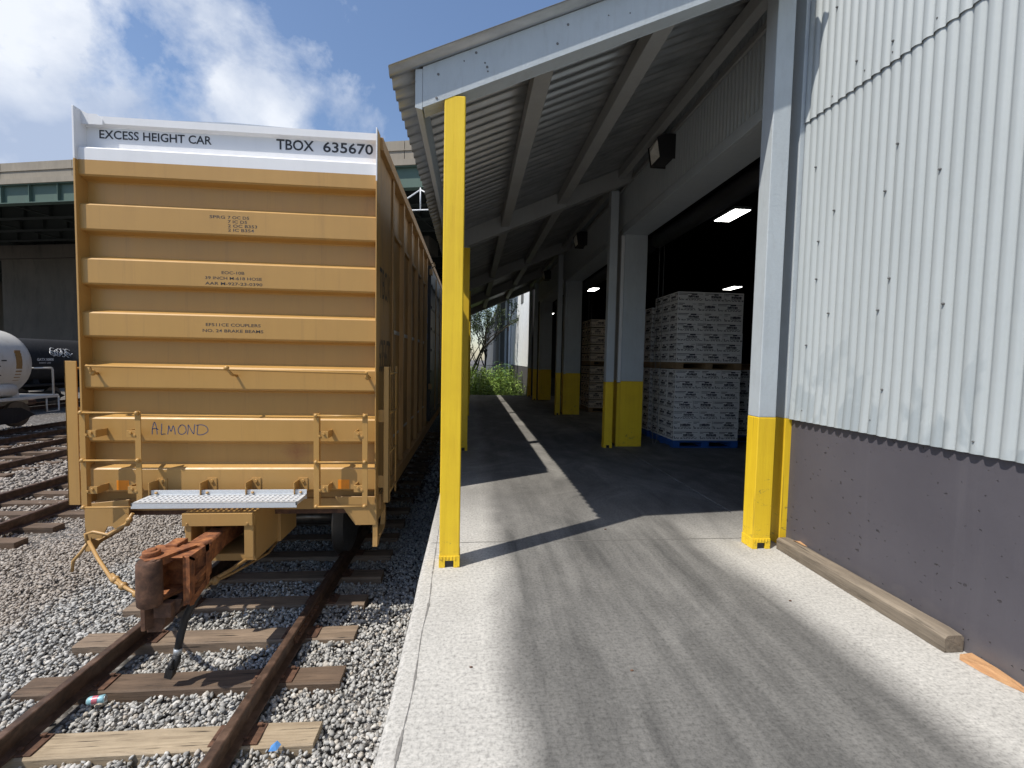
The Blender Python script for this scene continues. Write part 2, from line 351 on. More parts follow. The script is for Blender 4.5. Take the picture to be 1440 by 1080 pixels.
def leaf_mat(name, a, b_):
    m, nt, b = new_mat(name); t = NT(nt); t.coord()
    t.L.new(t.ramp(t.geo.outputs['Random Per Island'], [(0, a), (1, b_)]), b.inputs['Base Color'])
    b.inputs['Roughness'].default_value = .55
    b.inputs['Transmission Weight'].default_value = 0
    b.inputs['Subsurface Weight'].default_value = 0; return m
M['leaf'] = leaf_mat('weed_leaf', (.08, .15, .02), (.33, .46, .10))
M['leaf2'] = leaf_mat('pinnate_leaf', (.04, .10, .03), (.10, .2, .06))
M['leaf3'] = leaf_mat('tree_leaf', (.035, .06, .02), (.11, .15, .06))

# ------------------------------------------------------------------ mesh builder
class MB:
    def __init__(s): s.v = []; s.f = []; s.m = []; s.cur = 0; s.sm = []; s.smooth = False
    def mat(s, i): s.cur = i; return s
    def add(s, vs, fs, smooth=None):
        o = len(s.v); s.v += [tuple(p) for p in vs]
        sm = s.smooth if smooth is None else smooth
        for f in fs: s.f.append([i+o for i in f]); s.m.append(s.cur); s.sm.append(sm)
        return s
    def box(s, x0, x1, y0, y1, z0, z1, rot=None, piv=None):
        vs = [Vector((x, y, z)) for z in (z0, z1) for y in (y0, y1) for x in (x0, x1)]
        if rot:
            p = Vector(piv) if piv else Vector(((x0+x1)/2, (y0+y1)/2, (z0+z1)/2)); e = Euler(rot).to_matrix()
            vs = [e @ (q-p) + p for q in vs]
        return s.add(vs, [(0, 2, 3, 1), (4, 5, 7, 6), (0, 1, 5, 4), (2, 6, 7, 3), (0, 4, 6, 2), (1, 3, 7, 5)], False)
    def prism(s, poly, axis, a, b, smooth=False):
        """poly = list of 2-D points; axis x: (y,z), y: (x,z), z: (x,y)"""
        def P(u, v, w_): return {'x': (w_, u, v), 'y': (u, w_, v), 'z': (u, v, w_)}[axis]
        n = len(poly); vs = [P(u, v, a) for u, v in poly]+[P(u, v, b) for u, v in poly]
        fs = [(i, (i+1) % n, n+(i+1) % n, n+i) for i in range(n)]
        s.add(vs, fs, smooth); o = len(s.v)-2*n
        for cap in (list(range(n)), list(range(2*n-1, n-1, -1))):
            s.f.append([c+o for c in cap]); s.m.append(s.cur); s.sm.append(False)
        return s
    def tube(s, pts, r, n=10, caps=True, smooth=True):
        pts = [Vector(p) for p in pts]; rs = r if isinstance(r, (list, tuple)) else [r]*len(pts)
        vs = []; up = None
        for i, p in enumerate(pts):
            d = (pts[min(i+1, len(pts)-1)]-pts[max(i-1, 0)]).normalized()
            if up is None: up = Vector((0, 0, 1)) if abs(d.z) < .9 else Vector((1, 0, 0))
            a = d.cross(up).normalized(); bb = d.cross(a).normalized(); up = -bb if False else a.cross(d)
            for k in range(n):
                t = 2*math.pi*k/n; vs.append(p+a*math.cos(t)*rs[i]+bb*math.sin(t)*rs[i])
        fs = [(i*n+k, i*n+(k+1) % n, (i+1)*n+(k+1) % n, (i+1)*n+k) for i in range(len(pts)-1) for k in range(n)]
        s.add(vs, fs, smooth); o = len(s.v)-len(vs)
        if caps:
            for cap in (list(range(n))[::-1], [len(vs)-n+k for k in range(n)]):
                s.f.append([c+o for c in cap]); s.m.append(s.cur); s.sm.append(False)
        return s
    def cyl(s, c, axis, r, h, n=20, r2=None):
        c = Vector(c); d = {'x': Vector((1, 0, 0)), 'y': Vector((0, 1, 0)), 'z': Vector((0, 0, 1))}[axis]
        return s.tube([c-d*h/2, c+d*h/2], [r, r2 if r2 is not None else r], n)
    def ball(s, c, r, n=10, m=6, sq=(1, 1, 1)):
        vs = []; fs = []
        for j in range(m+1):
            ph = math.pi*j/m
            for k in range(n):
                t = 2*math.pi*k/n; vs.append((c[0]+r*sq[0]*math.sin(ph)*math.cos(t), c[1]+r*sq[1]*math.sin(ph)*math.sin(t), c[2]+r*sq[2]*math.cos(ph)))
        for j in range(m):
            for k in range(n): fs.append((j*n+k, (j+1)*n+k, (j+1)*n+(k+1) % n, j*n+(k+1) % n))
        return s.add(vs, fs, True)
def wloc(o):
    v = Vector((0, 0, 0))
    while o is not None: v += o.location; o = o.parent
    return v
def tag(o, label=None, cat=None, group=None, kind=None):
    if label: o['label'] = label
    if cat: o['category'] = cat
    if group: o['group'] = group
    if kind: o['kind'] = kind
    return o
def thing(name, label, cat, loc, group=None):
    o = bpy.data.objects.new(name, None); COL.objects.link(o); o.location = loc; o.empty_display_size = .2
    return tag(o, label, cat, group)
def build(name, mb, mats, parent=None, bevel=0, origin=None, seg=2, label=None):
    """link a MB as one mesh object; vertices were given in world space"""
    mats = mats if isinstance(mats, (list, tuple)) else [mats]
    me = bpy.data.meshes.new(name)
    if origin is None:
        if parent is not None: origin = wloc(parent)
        else:
            a = np.array(mb.v); origin = Vector(((a[:, 0].min()+a[:, 0].max())/2, (a[:, 1].min()+a[:, 1].max())/2, a[:, 2].min()))
    origin = Vector(origin)
    me.from_pydata([(x-origin.x, y-origin.y, z-origin.z) for x, y, z in mb.v], [], mb.f)
    me.polygons.foreach_set('material_index', mb.m); me.polygons.foreach_set('use_smooth', mb.sm)
    for m_ in mats: me.materials.append(M[m_] if isinstance(m_, str) else m_)
    me.update()
    o = bpy.data.objects.new(name, me); COL.objects.link(o)
    if parent is not None: o.parent = parent; o.location = origin-wloc(parent)
    else: o.location = origin
    if bevel:
        bm_ = o.modifiers.new('bevel', 'BEVEL'); bm_.width = bevel; bm_.segments = seg; bm_.limit_method = 'ANGLE'; bm_.angle_limit = R(40)
        bm_.harden_normals = False
    if label: o['label'] = label
    return o
def copy_tree(o, parent=None):
    c = o.copy(); COL.objects.link(c); c.parent = parent
    for ch in list(o.children): copy_tree(ch, c)
    return c
FONT = None
def text(name, s, p, ux, uy, wdt, hgt, mat, parent, bold=.0, depth=.0015):
    """lettering fitted to a box: p = lower-left corner, ux/uy directions, wdt x hgt metres"""
    cu = bpy.data.curves.new(name, 'FONT'); cu.body = s; cu.size = 1; cu.offset = bold; cu.resolution_u = 3; cu.extrude = 0
    tmp = bpy.data.objects.new(name, cu); COL.objects.link(tmp)
    dg = bpy.context.evaluated_depsgraph_get(); dg.update()
    me = bpy.data.meshes.new_from_object(tmp.evaluated_get(dg)); bpy.data.objects.remove(tmp)
    v = np.empty(len(me.vertices)*3); me.vertices.foreach_get('co', v); v = v.reshape(-1, 3)
    mn, mxx = v.min(0), v.max(0); ux = Vector(ux); uy = Vector(uy); nz = ux.cross(uy); base = Vector(p)-wloc(parent)
    out = []
    for a in v:
        q = base+ux*((a[0]-mn[0])/(mxx[0]-mn[0])*wdt)+uy*((a[1]-mn[1])/(mxx[1]-mn[1])*hgt)+nz*(depth if a[2] > 0 else 0); out.append(q)
    me.vertices.foreach_set('co', np.array(out).ravel()); me.materials.clear(); me.materials.append(M[mat]); me.update()
    o = bpy.data.objects.new(name, me); COL.objects.link(o); o.parent = parent; return o

# ================================================================== SETTING
ZR = -1.15            # top of rail
ZG = -1.385           # ballast level
mb = MB()
def ground_sheet():
    xs = [-900, -200, -60, -30, -15, -8, -.3, 40, 200, 900]; ys = [-300, -30, -6, 0, 6, 12, 19.05, 30, 60, 200, 1500]
    g = MB(); nx = len(xs)
    vs = [(x, y, ZG-.045) for y in ys for x in xs]
    fs = [(j*nx+i, j*nx+i+1, (j+1)*nx+i+1, (j+1)*nx+i) for j in range(len(ys)-1) for i in range(nx-1)]
    g.add(vs, fs, False); return g
tag(build('ground', ground_sheet(), 'ground', origin=(0, 0, ZG)), kind='structure')
# concrete dock slab with a worn rounded nosing and two joints
def slab():
    g = MB(); prof = [(-.335, -1.6), (-.335, -.03), (-.328, -.012), (-.312, -.002), (-.295, 0)]
    xs = prof+[(2.605, 0), (2.612, -.012), (2.622, -.012), (2.629, 0), (26, 0), (26, -1.6)]
    ys = []; y = -5
    while y < 19: ys.append(y); y += .35
    ys.append(19.0)
    n = len(xs); vs = []
    for j, yy in enumerate(ys):
        for i, (x, z) in enumerate(xs):
            wv = (mnoise.noise(Vector((yy*1.7, 3.1, 0)))*.008+mnoise.noise(Vector((yy*7, 1, 0)))*.004) if i < 5 else 0
            vs.append((x+wv, yy, z))
    fs = [(j*n+i, j*n+i+1, (j+1)*n+i+1, (j+1)*n+i) for j in range(len(ys)-1) for i in range(n-1)]
    g.add(vs, fs, False)
    o = len(g.v)-len(vs)
    g.f.append([o+i for i in range(n)][::-1]); g.m.append(0); g.sm.append(False)
    o2 = o+(len(ys)-1)*n; g.f.append([o2+i for i in range(n)]); g.m.append(0); g.sm.append(False)
    return g
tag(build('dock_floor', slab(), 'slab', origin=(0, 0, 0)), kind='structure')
# tooled edge groove + cross joint as thin dark sealant strips
g = MB()
rr = random.Random(3)
pts = []; yy = -1.
while yy < 18.9: pts.append((-.252+.012*mnoise.noise(Vector((yy*2.3, 0, 5)))+.02*mnoise.noise(Vector((yy*.6, 0, 9))), yy)); yy += .035
for (a, b) in zip(pts[:-1], pts[1:]):
    wd = .002+.022*max(0, mnoise.noise(Vector((a[1]*5.1, 7, 0))))+.012*max(0, mnoise.noise(Vector((a[1]*17, 2, 0))))
    g.add([(a[0]-wd/2, a[1], .003), (a[0]+wd/2, a[1], .003), (b[0]+wd/2, b[1], .003), (b[0]-wd/2, b[1], .003)], [(0, 1, 2, 3)])
for x in np.arange(-.3, 2.6, .05):
    yj = 3.62+.006*mnoise.noise(Vector((x*3, 0, 0)))
    g.add([(x, yj, .003), (x+.05, yj, .003), (x+.05, yj+.006, .003), (x, yj+.006, .003)], [(0, 1, 2, 3)])
M['joint'] = paint('joint_dirt', (.22, .21, .195), .9, var=.45, scale=30)
tag(build('floor_joint', g, 'joint'), kind='structure')

# ------------------------------------------------------------------ ballast: real stones
def ico():
    p = (1+5**.5)/2
    v = np.array([(-1, p, 0), (1, p, 0), (-1, -p, 0), (1, -p, 0), (0, -1, p), (0, 1, p), (0, -1, -p), (0, 1, -p), (p, 0, -1), (p, 0, 1), (-p, 0, -1), (-p, 0, 1)], float)
    v /= np.linalg.norm(v[0])
    f = np.array([(0, 11, 5), (0, 5, 1), (0, 1, 7), (0, 7, 10), (0, 10, 11), (1, 5, 9), (5, 11, 4), (11, 10, 2), (10, 7, 6), (7, 1, 8), (3, 9, 4), (3, 4, 2), (3, 2, 6), (3, 6, 8), (3, 8, 9), (4, 9, 5), (2, 4, 11), (6, 2, 10), (8, 6, 7), (9, 8, 1)])
    return v, f
def stones(name, pos, size, mat, label, cat, kind=None):
    v0, f0 = ico(); n = len(pos)
    ax = RNG.normal(size=(n, 3)); ax /= np.linalg.norm(ax, axis=1)[:, None]; an = RNG.uniform(0, 2*np.pi, n)
    K = np.zeros((n, 3, 3)); K[:, 0, 1] = -ax[:, 2]; K[:, 0, 2] = ax[:, 1]; K[:, 1, 0] = ax[:, 2]; K[:, 1, 2] = -ax[:, 0]; K[:, 2, 0] = -ax[:, 1]; K[:, 2, 1] = ax[:, 0]
    Rm = np.eye(3)+np.sin(an)[:, None, None]*K+(1-np.cos(an))[:, None, None]*(K@K)
    scl = size[:, None]*np.sort(RNG.uniform(.42, 1.3, (n, 3)), axis=1)
    jit = 1+RNG.uniform(-.34, .34, (n, 12, 1))
    V = (v0[None]*jit)*scl[:, None, :]; V = np.einsum('nij,nkj->nki', Rm, V)
    V[:, :, 2] *= .8; V += pos[:, None, :]
    F = (f0[None]+12*np.arange(n)[:, None, None]).reshape(-1, 3)
    me = bpy.data.meshes.new(name); me.vertices.add(n*12); me.vertices.foreach_set('co', V.astype(np.float32).ravel())
    me.loops.add(len(F)*3); me.loops.foreach_set('vertex_index', F.astype(np.int32).ravel())
    me.polygons.add(len(F)); me.polygons.foreach_set('loop_start', np.arange(0, len(F)*3, 3, dtype=np.int32)); me.polygons.foreach_set('loop_total', np.full(len(F), 3, np.int32))
    me.update(calc_edges=True); me.materials.append(M[mat])
    o = bpy.data.objects.new(name, me); COL.objects.link(o)
    return tag(o, label, cat, kind=kind)
TIE_Y = [2.745+.636*k for k in range(24)]
def scatter(n, x0, x1, y0, y1):
    return np.stack([RNG.uniform(x0, x1, n), RNG.uniform(y0, y1, n)], 1)
def relief(p):
    return .022*np.sin(p[:, 0]*2.3+1.2*np.sin(p[:, 1]*1.1))+.018*np.sin(p[:, 1]*3.1+p[:, 0])
P = scatter(82000, -7.2, -.345, 2.1, 9.0)
def ontie(p, tol=.0):
    k = (p[:, 1]-2.745)/.636; dy = np.abs(k-np.round(k))*.636
    return (dy < .11+tol) & (p[:, 0] > -3.72-tol) & (p[:, 0] < -1.12+tol)
sz = RNG.uniform(.012, .024, len(P)); sz[RNG.random(len(P)) < .08] *= 1.3
keep = ~ontie(P, .004)
inrail = (np.abs(P[:, 0]+3.17) < .07) | (np.abs(P[:, 0]+1.67) < .07)
keep &= ~inrail; P = P[keep]; sz = sz[keep]
z = ZG+relief(P)+RNG.uniform(-.03, .014, len(P))
z += np.where(P[:, 0] < -3.9, -.02, 0)
stones('ballast', np.column_stack([P, z]), sz, 'stone', 'pale grey crushed stone ballast round the near track and along the dock', 'gravel', 'stuff')
P = np.concatenate([scatter(26000, -17, -7.2, 7, 19), scatter(9000, -7.2, -.4, 9.0, 17)])
sz = RNG.uniform(.025, .045, len(P))
stones('gravel', np.column_stack([P, ZG+relief(P)+RNG.uniform(-.04, .01, len(P))]), sz, 'stone', 'coarse brownish gravel between the yard tracks further left', 'gravel', 'stuff')

# ------------------------------------------------------------------ tracks
RAILPROF = [(-.07, -.17), (.07, -.17), (.07, -.158), (.012, -.142), (.009, -.045), (.036, -.036), (.037, -.008), (.028, 0), (-.028, 0), (-.037, -.008), (-.036, -.036), (-.009, -.045), (-.012, -.142), (-.07, -.158)]
def rail(x, y0, y1, label, joint=None, group=None, z=ZR):
    t = thing('rail', label, 'rail', (x, y0, z-.17), group)
    g = MB()
    n = max(1, int((y1-y0)/1.5))
    g.prism([(x+a, z+b) for a, b in RAILPROF], 'y', y0, y1)
    build('rail_bar', g, 'rail', t, bevel=.003)
    if joint:
        j = MB()
        for s in (-1, 1):
            j.prism([(x+s*.011, z-.135), (x+s*.045, z-.125), (x+s*.022, z-.10), (x+s*.022, z-.07), (x+s*.036, z-.047), (x+s*.011, z-.047)], 'y', joint-.32, joint+.32)
            for q in (-.24, -.08, .08, .24): j.cyl((x+s*.035, joint+q, z-.085), 'x', .017, .04, 6)
        build('joint_bar', j, 'rust_dark', t, bevel=.002)
    return t
rail(-3.17, 1.0, 26, 'left rail of the track under the ochre boxcar, passing below its coupler')
rail(-1.67, 1.0, 26, 'right rail of the track under the ochre boxcar, with a bolted joint bar', joint=4.72)
tlab = {1: ('pale tan squared timber tie, the nearest whole one in the photo', 'tie_light'),
        2: ('dark brown tie second from the bottom, crushed drink can at its edge', 'tie_brown'),
        3: ('grey-brown tie below the hanging air hose', 'tie_mid'),
        4: ('sunlit and shaded tie directly below the coupler knuckle', 'tie_mid'),
        5: ('shaded tie just behind the coupler knuckle, in front of the wheels', 'tie_mid'),
        0: ('tie at the very bottom edge, closest to the viewer', 'tie_mid')}
def make_tie(y, mat, label, group, seed):
    r_ = random.Random(seed); t = thing('railway_tie', label, 'tie', (-2.42, y, ZR-.35), group)
    g = MB(); x0 = -3.73+r_.uniform(-.04, .04); x1 = -1.14+r_.uniform(-.05, .05); h = .112; zt = ZR-.178
    n = 26; sec = [(-1, -1), (-1, 1), (1, 1), (1, -1)]
    vs = []; rows = []
    for i in range(n+1):
        x = x0+(x1-x0)*i/n
        wl = .006*mnoise.noise(Vector((x*2.5, seed, 0))); wt = .005*mnoise.noise(Vector((x*3, seed, 4)))
        ring = [(x, y-h+wl, ZR-.36), (x, y-h+wl, zt-.012+wt), (x, y-h+.012+wl, zt+wt), (x, y-.03, zt+wt*.6-.001), (x, y+.04, zt-wt), (x, y+h-.012-wl, zt-wt), (x, y+h-wl, zt-.012), (x, y+h-wl, ZR-.36)]
        vs += ring
    m_ = 8
    fs = [(i*m_+k, (i+1)*m_+k, (i+1)*m_+(k+1) % m_, i*m_+(k+1) % m_) for i in range(n) for k in range(m_)]
    g.add(vs, fs, False); g.add(vs[:m_], [tuple(range(m_))]); g.add(vs[-m_:], [tuple(range(m_))[::-1]])
    build('tie_body', g, mat, t)
    for xr in (-3.17, -1.67):
        p = MB().box(xr-.17, xr+.17, y-.095, y+.095, zt-.002, zt+.012)
        pl = build('tie_plate', p, 'rust_dark', t, bevel=.003)
        for dx, dy in ((-.082, .06), (.082, -.06), (.13, .06), (-.13, -.05)):
            if seed > 5: break
            q = MB().box(xr+dx-.009, xr+dx+.009, y+dy-.009, y+dy+.009, zt, zt+.03).box(xr+dx-.02, xr+dx+.014, y+dy-.012, y+dy+.012, zt+.028, zt+.038)
            build('spike', q, 'rust_dark', pl)
    return t
for k, y in enumerate(TIE_Y):
    if k in tlab:
        t = make_tie(y, tlab[k][1], tlab[k][0], 'wooden ties of the near track', k)
    elif k == 6:
        proto_tie = make_tie(y, 'tie_mid', 'wooden tie in deep shadow under the ochre boxcar', 'wooden ties of the near track', k)
    else:
        c = copy_tree(proto_tie); c.location.y = y; c['group'] = 'wooden ties of the near track'
# yard tracks further left
cen = (-7.92, -11.68, -14.7)
names = ('first', 'second', 'third')
for i, cx in enumerate(cen):
    for s in (-1, 1):
        rail(cx+s*.74, 2, 34, '%s rail of the %s yard track left of the boxcar' % ('far' if s < 0 else 'near', names[i]), z=ZR-.03)
mt = MB().box(-1.3, 1.3, -.11, .11, 0, .16)
ty = build('railway_tie', mt, 'tie_brown', origin=(0, 0, 0)); ty.location = (cen[0], 6, ZR-.345)
tag(ty, 'old wooden tie half buried in gravel of the yard tracks', 'tie', 'ties of the yard tracks')
for i, cx in enumerate(cen):
    for k in range(22):
        if i == 0 and k == 0: continue
        c = ty.copy(); COL.objects.link(c); c.location = (cx, 6+.62*k+(.2*i), ZR-.345)

# ------------------------------------------------------------------ warehouse
wh = thing('warehouse', 'pale grey corrugated warehouse with open loading doors and dark concrete base', 'building', (2.6, 8, 0))
OPEN = [(3.62, 7.74), (8.32, 12.40), (12.98, 17.0)]
HEAD = 3.675
def corr_wall(name, y0, y1, z0, z1, x=2.59, pitch=.0677, amp=.0085, rows=None, ragged=0., mat='siding', parent=wh, seed=1, screws=(), flare=0., stop_dark='lettering'):
    g = MB(); g.smooth = True; n = int((y1-y0)/pitch*10); vs = []
    rows = rows or [0, .06, .5, 1]; nr = len(rows)
    rr_ = random.Random(seed); sheets = {}
    for i in range(n+1):
        y = y0+(y1-y0)*i/n; ph = 2*math.pi*y/pitch
        off = math.cos(ph); prof = 1-2*((1-off)/2)**2.3     # broad flats, tight valleys
        sh_ = int(math.floor(y/.88)); sheets.setdefault(sh_, (rr_.uniform(-1, 1), rr_.uniform(-1, 1)))
        a_, b_ = sheets[sh_]
        for rj in rows:
            z = z0+(z1-z0)*rj+ragged*a_*.006*(1 if rj < .3 else 0)
            bow = flare*max(0, 1-(z-z0)/.35)*(-.012-.006*b_)
            vs.append((x-amp*prof+bow+.002*b_*ragged, y, z))
    fs = [(i*nr+j, i*nr+j+1, (i+1)*nr+j+1, (i+1)*nr+j) for i in range(n) for j in range(nr-1)]
    g.add(vs, fs, True)
    g.mat(1)
    for (sy, sz_) in screws:
        k = round(sy/pitch); yy_ = k*pitch
        g.cyl((x-amp*1.22-.003, yy_, sz_), 'x', .0065, .006, 8); g.cyl((x-amp*1.22-.008, yy_, sz_), 'x', .0045, .008, 6)
    o = build(name, g, [mat, 'darkgrey'], parent)
    s_ = o.modifiers.new('thick', 'SOLIDIFY'); s_.thickness = .0018; s_.offset = 0; s_.use_rim = False
    return o
scr = [(y_, 3.43+random.uniform(-.015, .015)) for y_ in np.arange(-3, 3.4, .27)]+[(y_, z_) for z_ in (2.6, 1.85) for y_ in np.arange(-3, 3.4, .41)]+[(3.27, z_) for z_ in (3.0, 2.42, 2.15, 1.62)]+[(2.66, z_) for z_ in (2.85, 2.05, 1.35)]+[(y_, 1.12) for y_ in np.arange(-2.8, 3.3, .55)]
scr = [(a+random.uniform(-.06, .06), b+random.uniform(-.02, .02)) for a, b in scr]
corr_wall('siding', -4, 3.455, 1.045, 3.42, ragged=1, seed=4, flare=1., rows=[0, .04, .1, .2, .6, 1], screws=scr)
corr_wall('siding', -4, 3.455, 3.375, 8.0, x=2.583, ragged=1, seed=9, flare=.35, screws=[(a, b) for a, b in [(1.9, 3.52), (2.2, 3.9), (2.7, 3.5), (2.45, 4.3), (3.2, 4.05), (3.0, 3.55)]])
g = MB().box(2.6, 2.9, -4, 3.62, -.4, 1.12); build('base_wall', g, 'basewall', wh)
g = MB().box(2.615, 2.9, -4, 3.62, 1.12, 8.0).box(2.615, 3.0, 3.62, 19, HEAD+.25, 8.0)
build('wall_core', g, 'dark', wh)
corr_wall('siding', 3.62, 19.0, HEAD+.11, 6.5, seed=12, amp=.014)
# trim board at the open corner, grey above, yellow below
g = MB().box(2.545, 2.62, 3.462, 3.6, 0, 1.05); build('corner_trim', g, 'yellow', wh, bevel=.003, label='lower, yellow painted length of the corner trim board')
g = MB().box(2.545, 2.62, 3.462, 3.6, 1.052, 5.2); build('corner_trim', g, 'greypaint', wh, bevel=.003)
# door heads, soffits, piers between the openings
for i, (a, b) in enumerate(OPEN):
    g = MB().box(2.555, 2.60, a-.02, b+.02, HEAD, HEAD+.115).box(2.60, 3.0, a, b, HEAD, HEAD+.24)
    build('door_head', g, 'greypaint', wh, bevel=.003)
PIERS = [(7.74, 8.32), (12.40, 12.98), (17.0, 17.62), (18.3, 19.0)]
for a, b in PIERS:
    g = MB().box(2.60, 3.0, a, b, 1.152, HEAD+.24); build('door_jamb', g, 'greypaint', wh, bevel=.004)
    g = MB().box(2.597, 3.003, a-.003, b+.003, 0, 1.15); build('door_jamb', g, 'yellow', wh, bevel=.004, label='yellow painted foot of the door jamb')
    g = MB().box(2.535, 2.592, a-.012, a+.05, 1.13, HEAD-.02); build('jamb_angle', g, 'whitepipe' if a < 8 else 'greypaint', wh, bevel=.004)
    g = MB().box(2.535, 2.592, a-.012, a+.05, .0, .02+1.1); build('jamb_angle', g, 'yellow', wh, bevel=.004, label='yellow lower length of the jamb guard angle')
g = MB().box(2.6, 2.9, 17.62, 18.3, 0, 4.2); build('wall_core', g, 'dark', wh)
# interior shell
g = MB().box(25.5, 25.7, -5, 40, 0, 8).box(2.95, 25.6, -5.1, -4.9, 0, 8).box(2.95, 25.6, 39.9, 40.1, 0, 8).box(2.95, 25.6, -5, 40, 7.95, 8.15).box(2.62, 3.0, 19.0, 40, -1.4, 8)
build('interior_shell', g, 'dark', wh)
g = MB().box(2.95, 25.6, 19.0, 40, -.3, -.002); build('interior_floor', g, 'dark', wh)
# roller-door curtain tube just inside each head
for a, b in OPEN:
    g = MB().cyl((3.22, (a+b)/2, 3.62), 'y', .13, b-a+.2, 16); build('door_roller', g, 'black', wh)

# far wing of the building beyond the dock
fw = thing('far_warehouse', 'white far warehouse wall with grey base beyond the end of the dock', 'building', (2.5, 26, ZG))
corr_wall('siding', 19.6, 28.6, 1.2, 8, x=2.46, parent=fw, seed=30, pitch=.15, mat='siding_white')
g = MB().box(2.47, 2.9, 19.6, 28.6, ZG-.05, 1.22); build('base_wall', g, 'basewall', fw)
g = MB().box(2.5, 2.6, 19.6, 28.6, 1.22, 8); build('wall_core', g, 'dark', fw)
g = MB().tube([(2.36, 28.55, 8), (2.36, 28.55, .6), (2.30, 28.45, .3)], .075, 10); build('downpipe', g, 'whitepipe', fw)
g = MB().box(2.42, 2.45, 22.0, 22.9, 4.3, 5.3); build('wall_vent', g, 'darkgrey', fw)
fg = thing('grey_shed', 'grey ribbed shed coloured dark for shade, receding behind the weeds, far end of the dock', 'building', (2.6, 45, ZG))
corr_wall('siding', 28.8, 90, ZG, 6.6, x=2.55, parent=fg, seed=31, pitch=1.1, amp=.03, mat='siding_far')
g = MB().box(2.45, 2.7, 28.8, 90, 6.55, 6.8); build('gutter', g, 'greypaint', fg)
g = MB().box(2.42, 2.56, 33.6, 33.85, ZG, 6.6).box(2.42, 2.56, 40.6, 40.85, ZG, 6.6); build('pilaster', g, 'greypaint', fg)
g = MB().cyl((2.40, 29.6, 3.6), 'x', .26, .2, 14); build('exhaust_vent', g, 'rust_dark', fg)

# ------------------------------------------------------------------ canopy
SL = .435
def zs(x): return 3.42+SL*(x+.35)           # underside of the sheets
RY = [(3.18, 3.315), (7.33, 7.46), (11.9, 12.03), (15.3, 15.43), (18.72, 18.85)]
cn = thing('loading_canopy', 'corrugated lean-to canopy on grey painted beams over the loading dock', 'canopy', (1.0, 11, 3.2))
def canopy_sheet():
    g = MB(); g.smooth = True; pitch = .135; amp = .021; y0, y1 = 3.115, 19.05; n = int((y1-y0)/pitch*12)
    vs = []
    for i in range(n+1):
        y = y0+(y1-y0)*i/n; a = math.cos(2*math.pi*y/pitch); a = math.copysign(abs(a)**.7, a)
        sh_ = math.floor(y/.62); jog = .010*mnoise.noise(Vector((sh_*3.7, 0, 0)))
        cols = [-.56, -.2, 1.0, 2.58 if y > 3.46 else 2.31]
        for k, x in enumerate(cols):
            xx = x+(jog*1.4 if k == 0 else 0); vs.append((xx, y, zs(xx)+.022+amp*a+(.006*mnoise.noise(Vector((sh_*1.3, 8, 0))) if k == 0 else 0)))
    m_ = len(cols)
    g.add(vs, [(i*m_+j, (i+1)*m_+j, (i+1)*m_+j+1, i*m_+j+1) for i in range(n) for j in range(m_-1)], True)
    return g
o = build('corrugated_sheet', canopy_sheet(), 'roof', cn); s_ = o.modifiers.new('thick', 'SOLIDIFY'); s_.thickness = .002; s_.offset = 0; s_.use_rim = False
for i, (a, b) in enumerate(RY):
    x0 = -.35; x1 = 2.56 if i else 2.30; g = MB()
    g.prism([(x0, zs(x0)-.262), (x1, zs(x1)-.262), (x1, zs(x1)-.004), (x0, zs(x0)-.004)], 'y', a, b)
    if i == 0:   # bolt heads and nail holes on the front face
        g.mat(1)
        rr_ = random.Random(5)
        for (x, fz) in [(.0, .9), (.06, .55), (.075, .42), (.08, .3), (-.25, .7), (-.26, .1), (.55, .35), (.62, .75), (1.05, .45), (1.42, .7), (1.5, .3), (1.75, .4), (1.9, .8), (.9, .6), (-.08, .8)]:
            g.cyl((x, a-.001, zs(x)-.262+fz*.25), 'y', rr_.choice([.005, .006, .009]), .005, 8)
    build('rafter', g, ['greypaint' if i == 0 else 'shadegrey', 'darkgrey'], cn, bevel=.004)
g = MB(); g.prism([(-.357, zs(-.35)-.275), (-.357, zs(-.395)+.0), (-.398, zs(-.398)-.002), (-.398, zs(-.398)-.245)], 'y', 3.18, 18.9)
build('eave_board', g, 'greypaint', cn, bevel=.003)
for x in (.50, 1.40, 2.36):
    for (a, b) in zip(RY[:-1], RY[1:]):
        g = MB(); wd = .065 if x < 2 else .05
        g.prism([(x-wd, zs(x)-(.20 if x < 2 else .16)), (x+wd, zs(x)-(.20 if x < 2 else .16)), (x+wd, zs(x+wd)-.003), (x-wd, zs(x-wd)-.003)], 'y', a[1]+.001, b[0]-.001)
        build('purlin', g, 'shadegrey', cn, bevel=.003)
g = MB().box(2.535, 2.567, 3.62, 18.9, 4.44, 4.50); build('ledger', g, 'shadegrey', cn, bevel=.003)
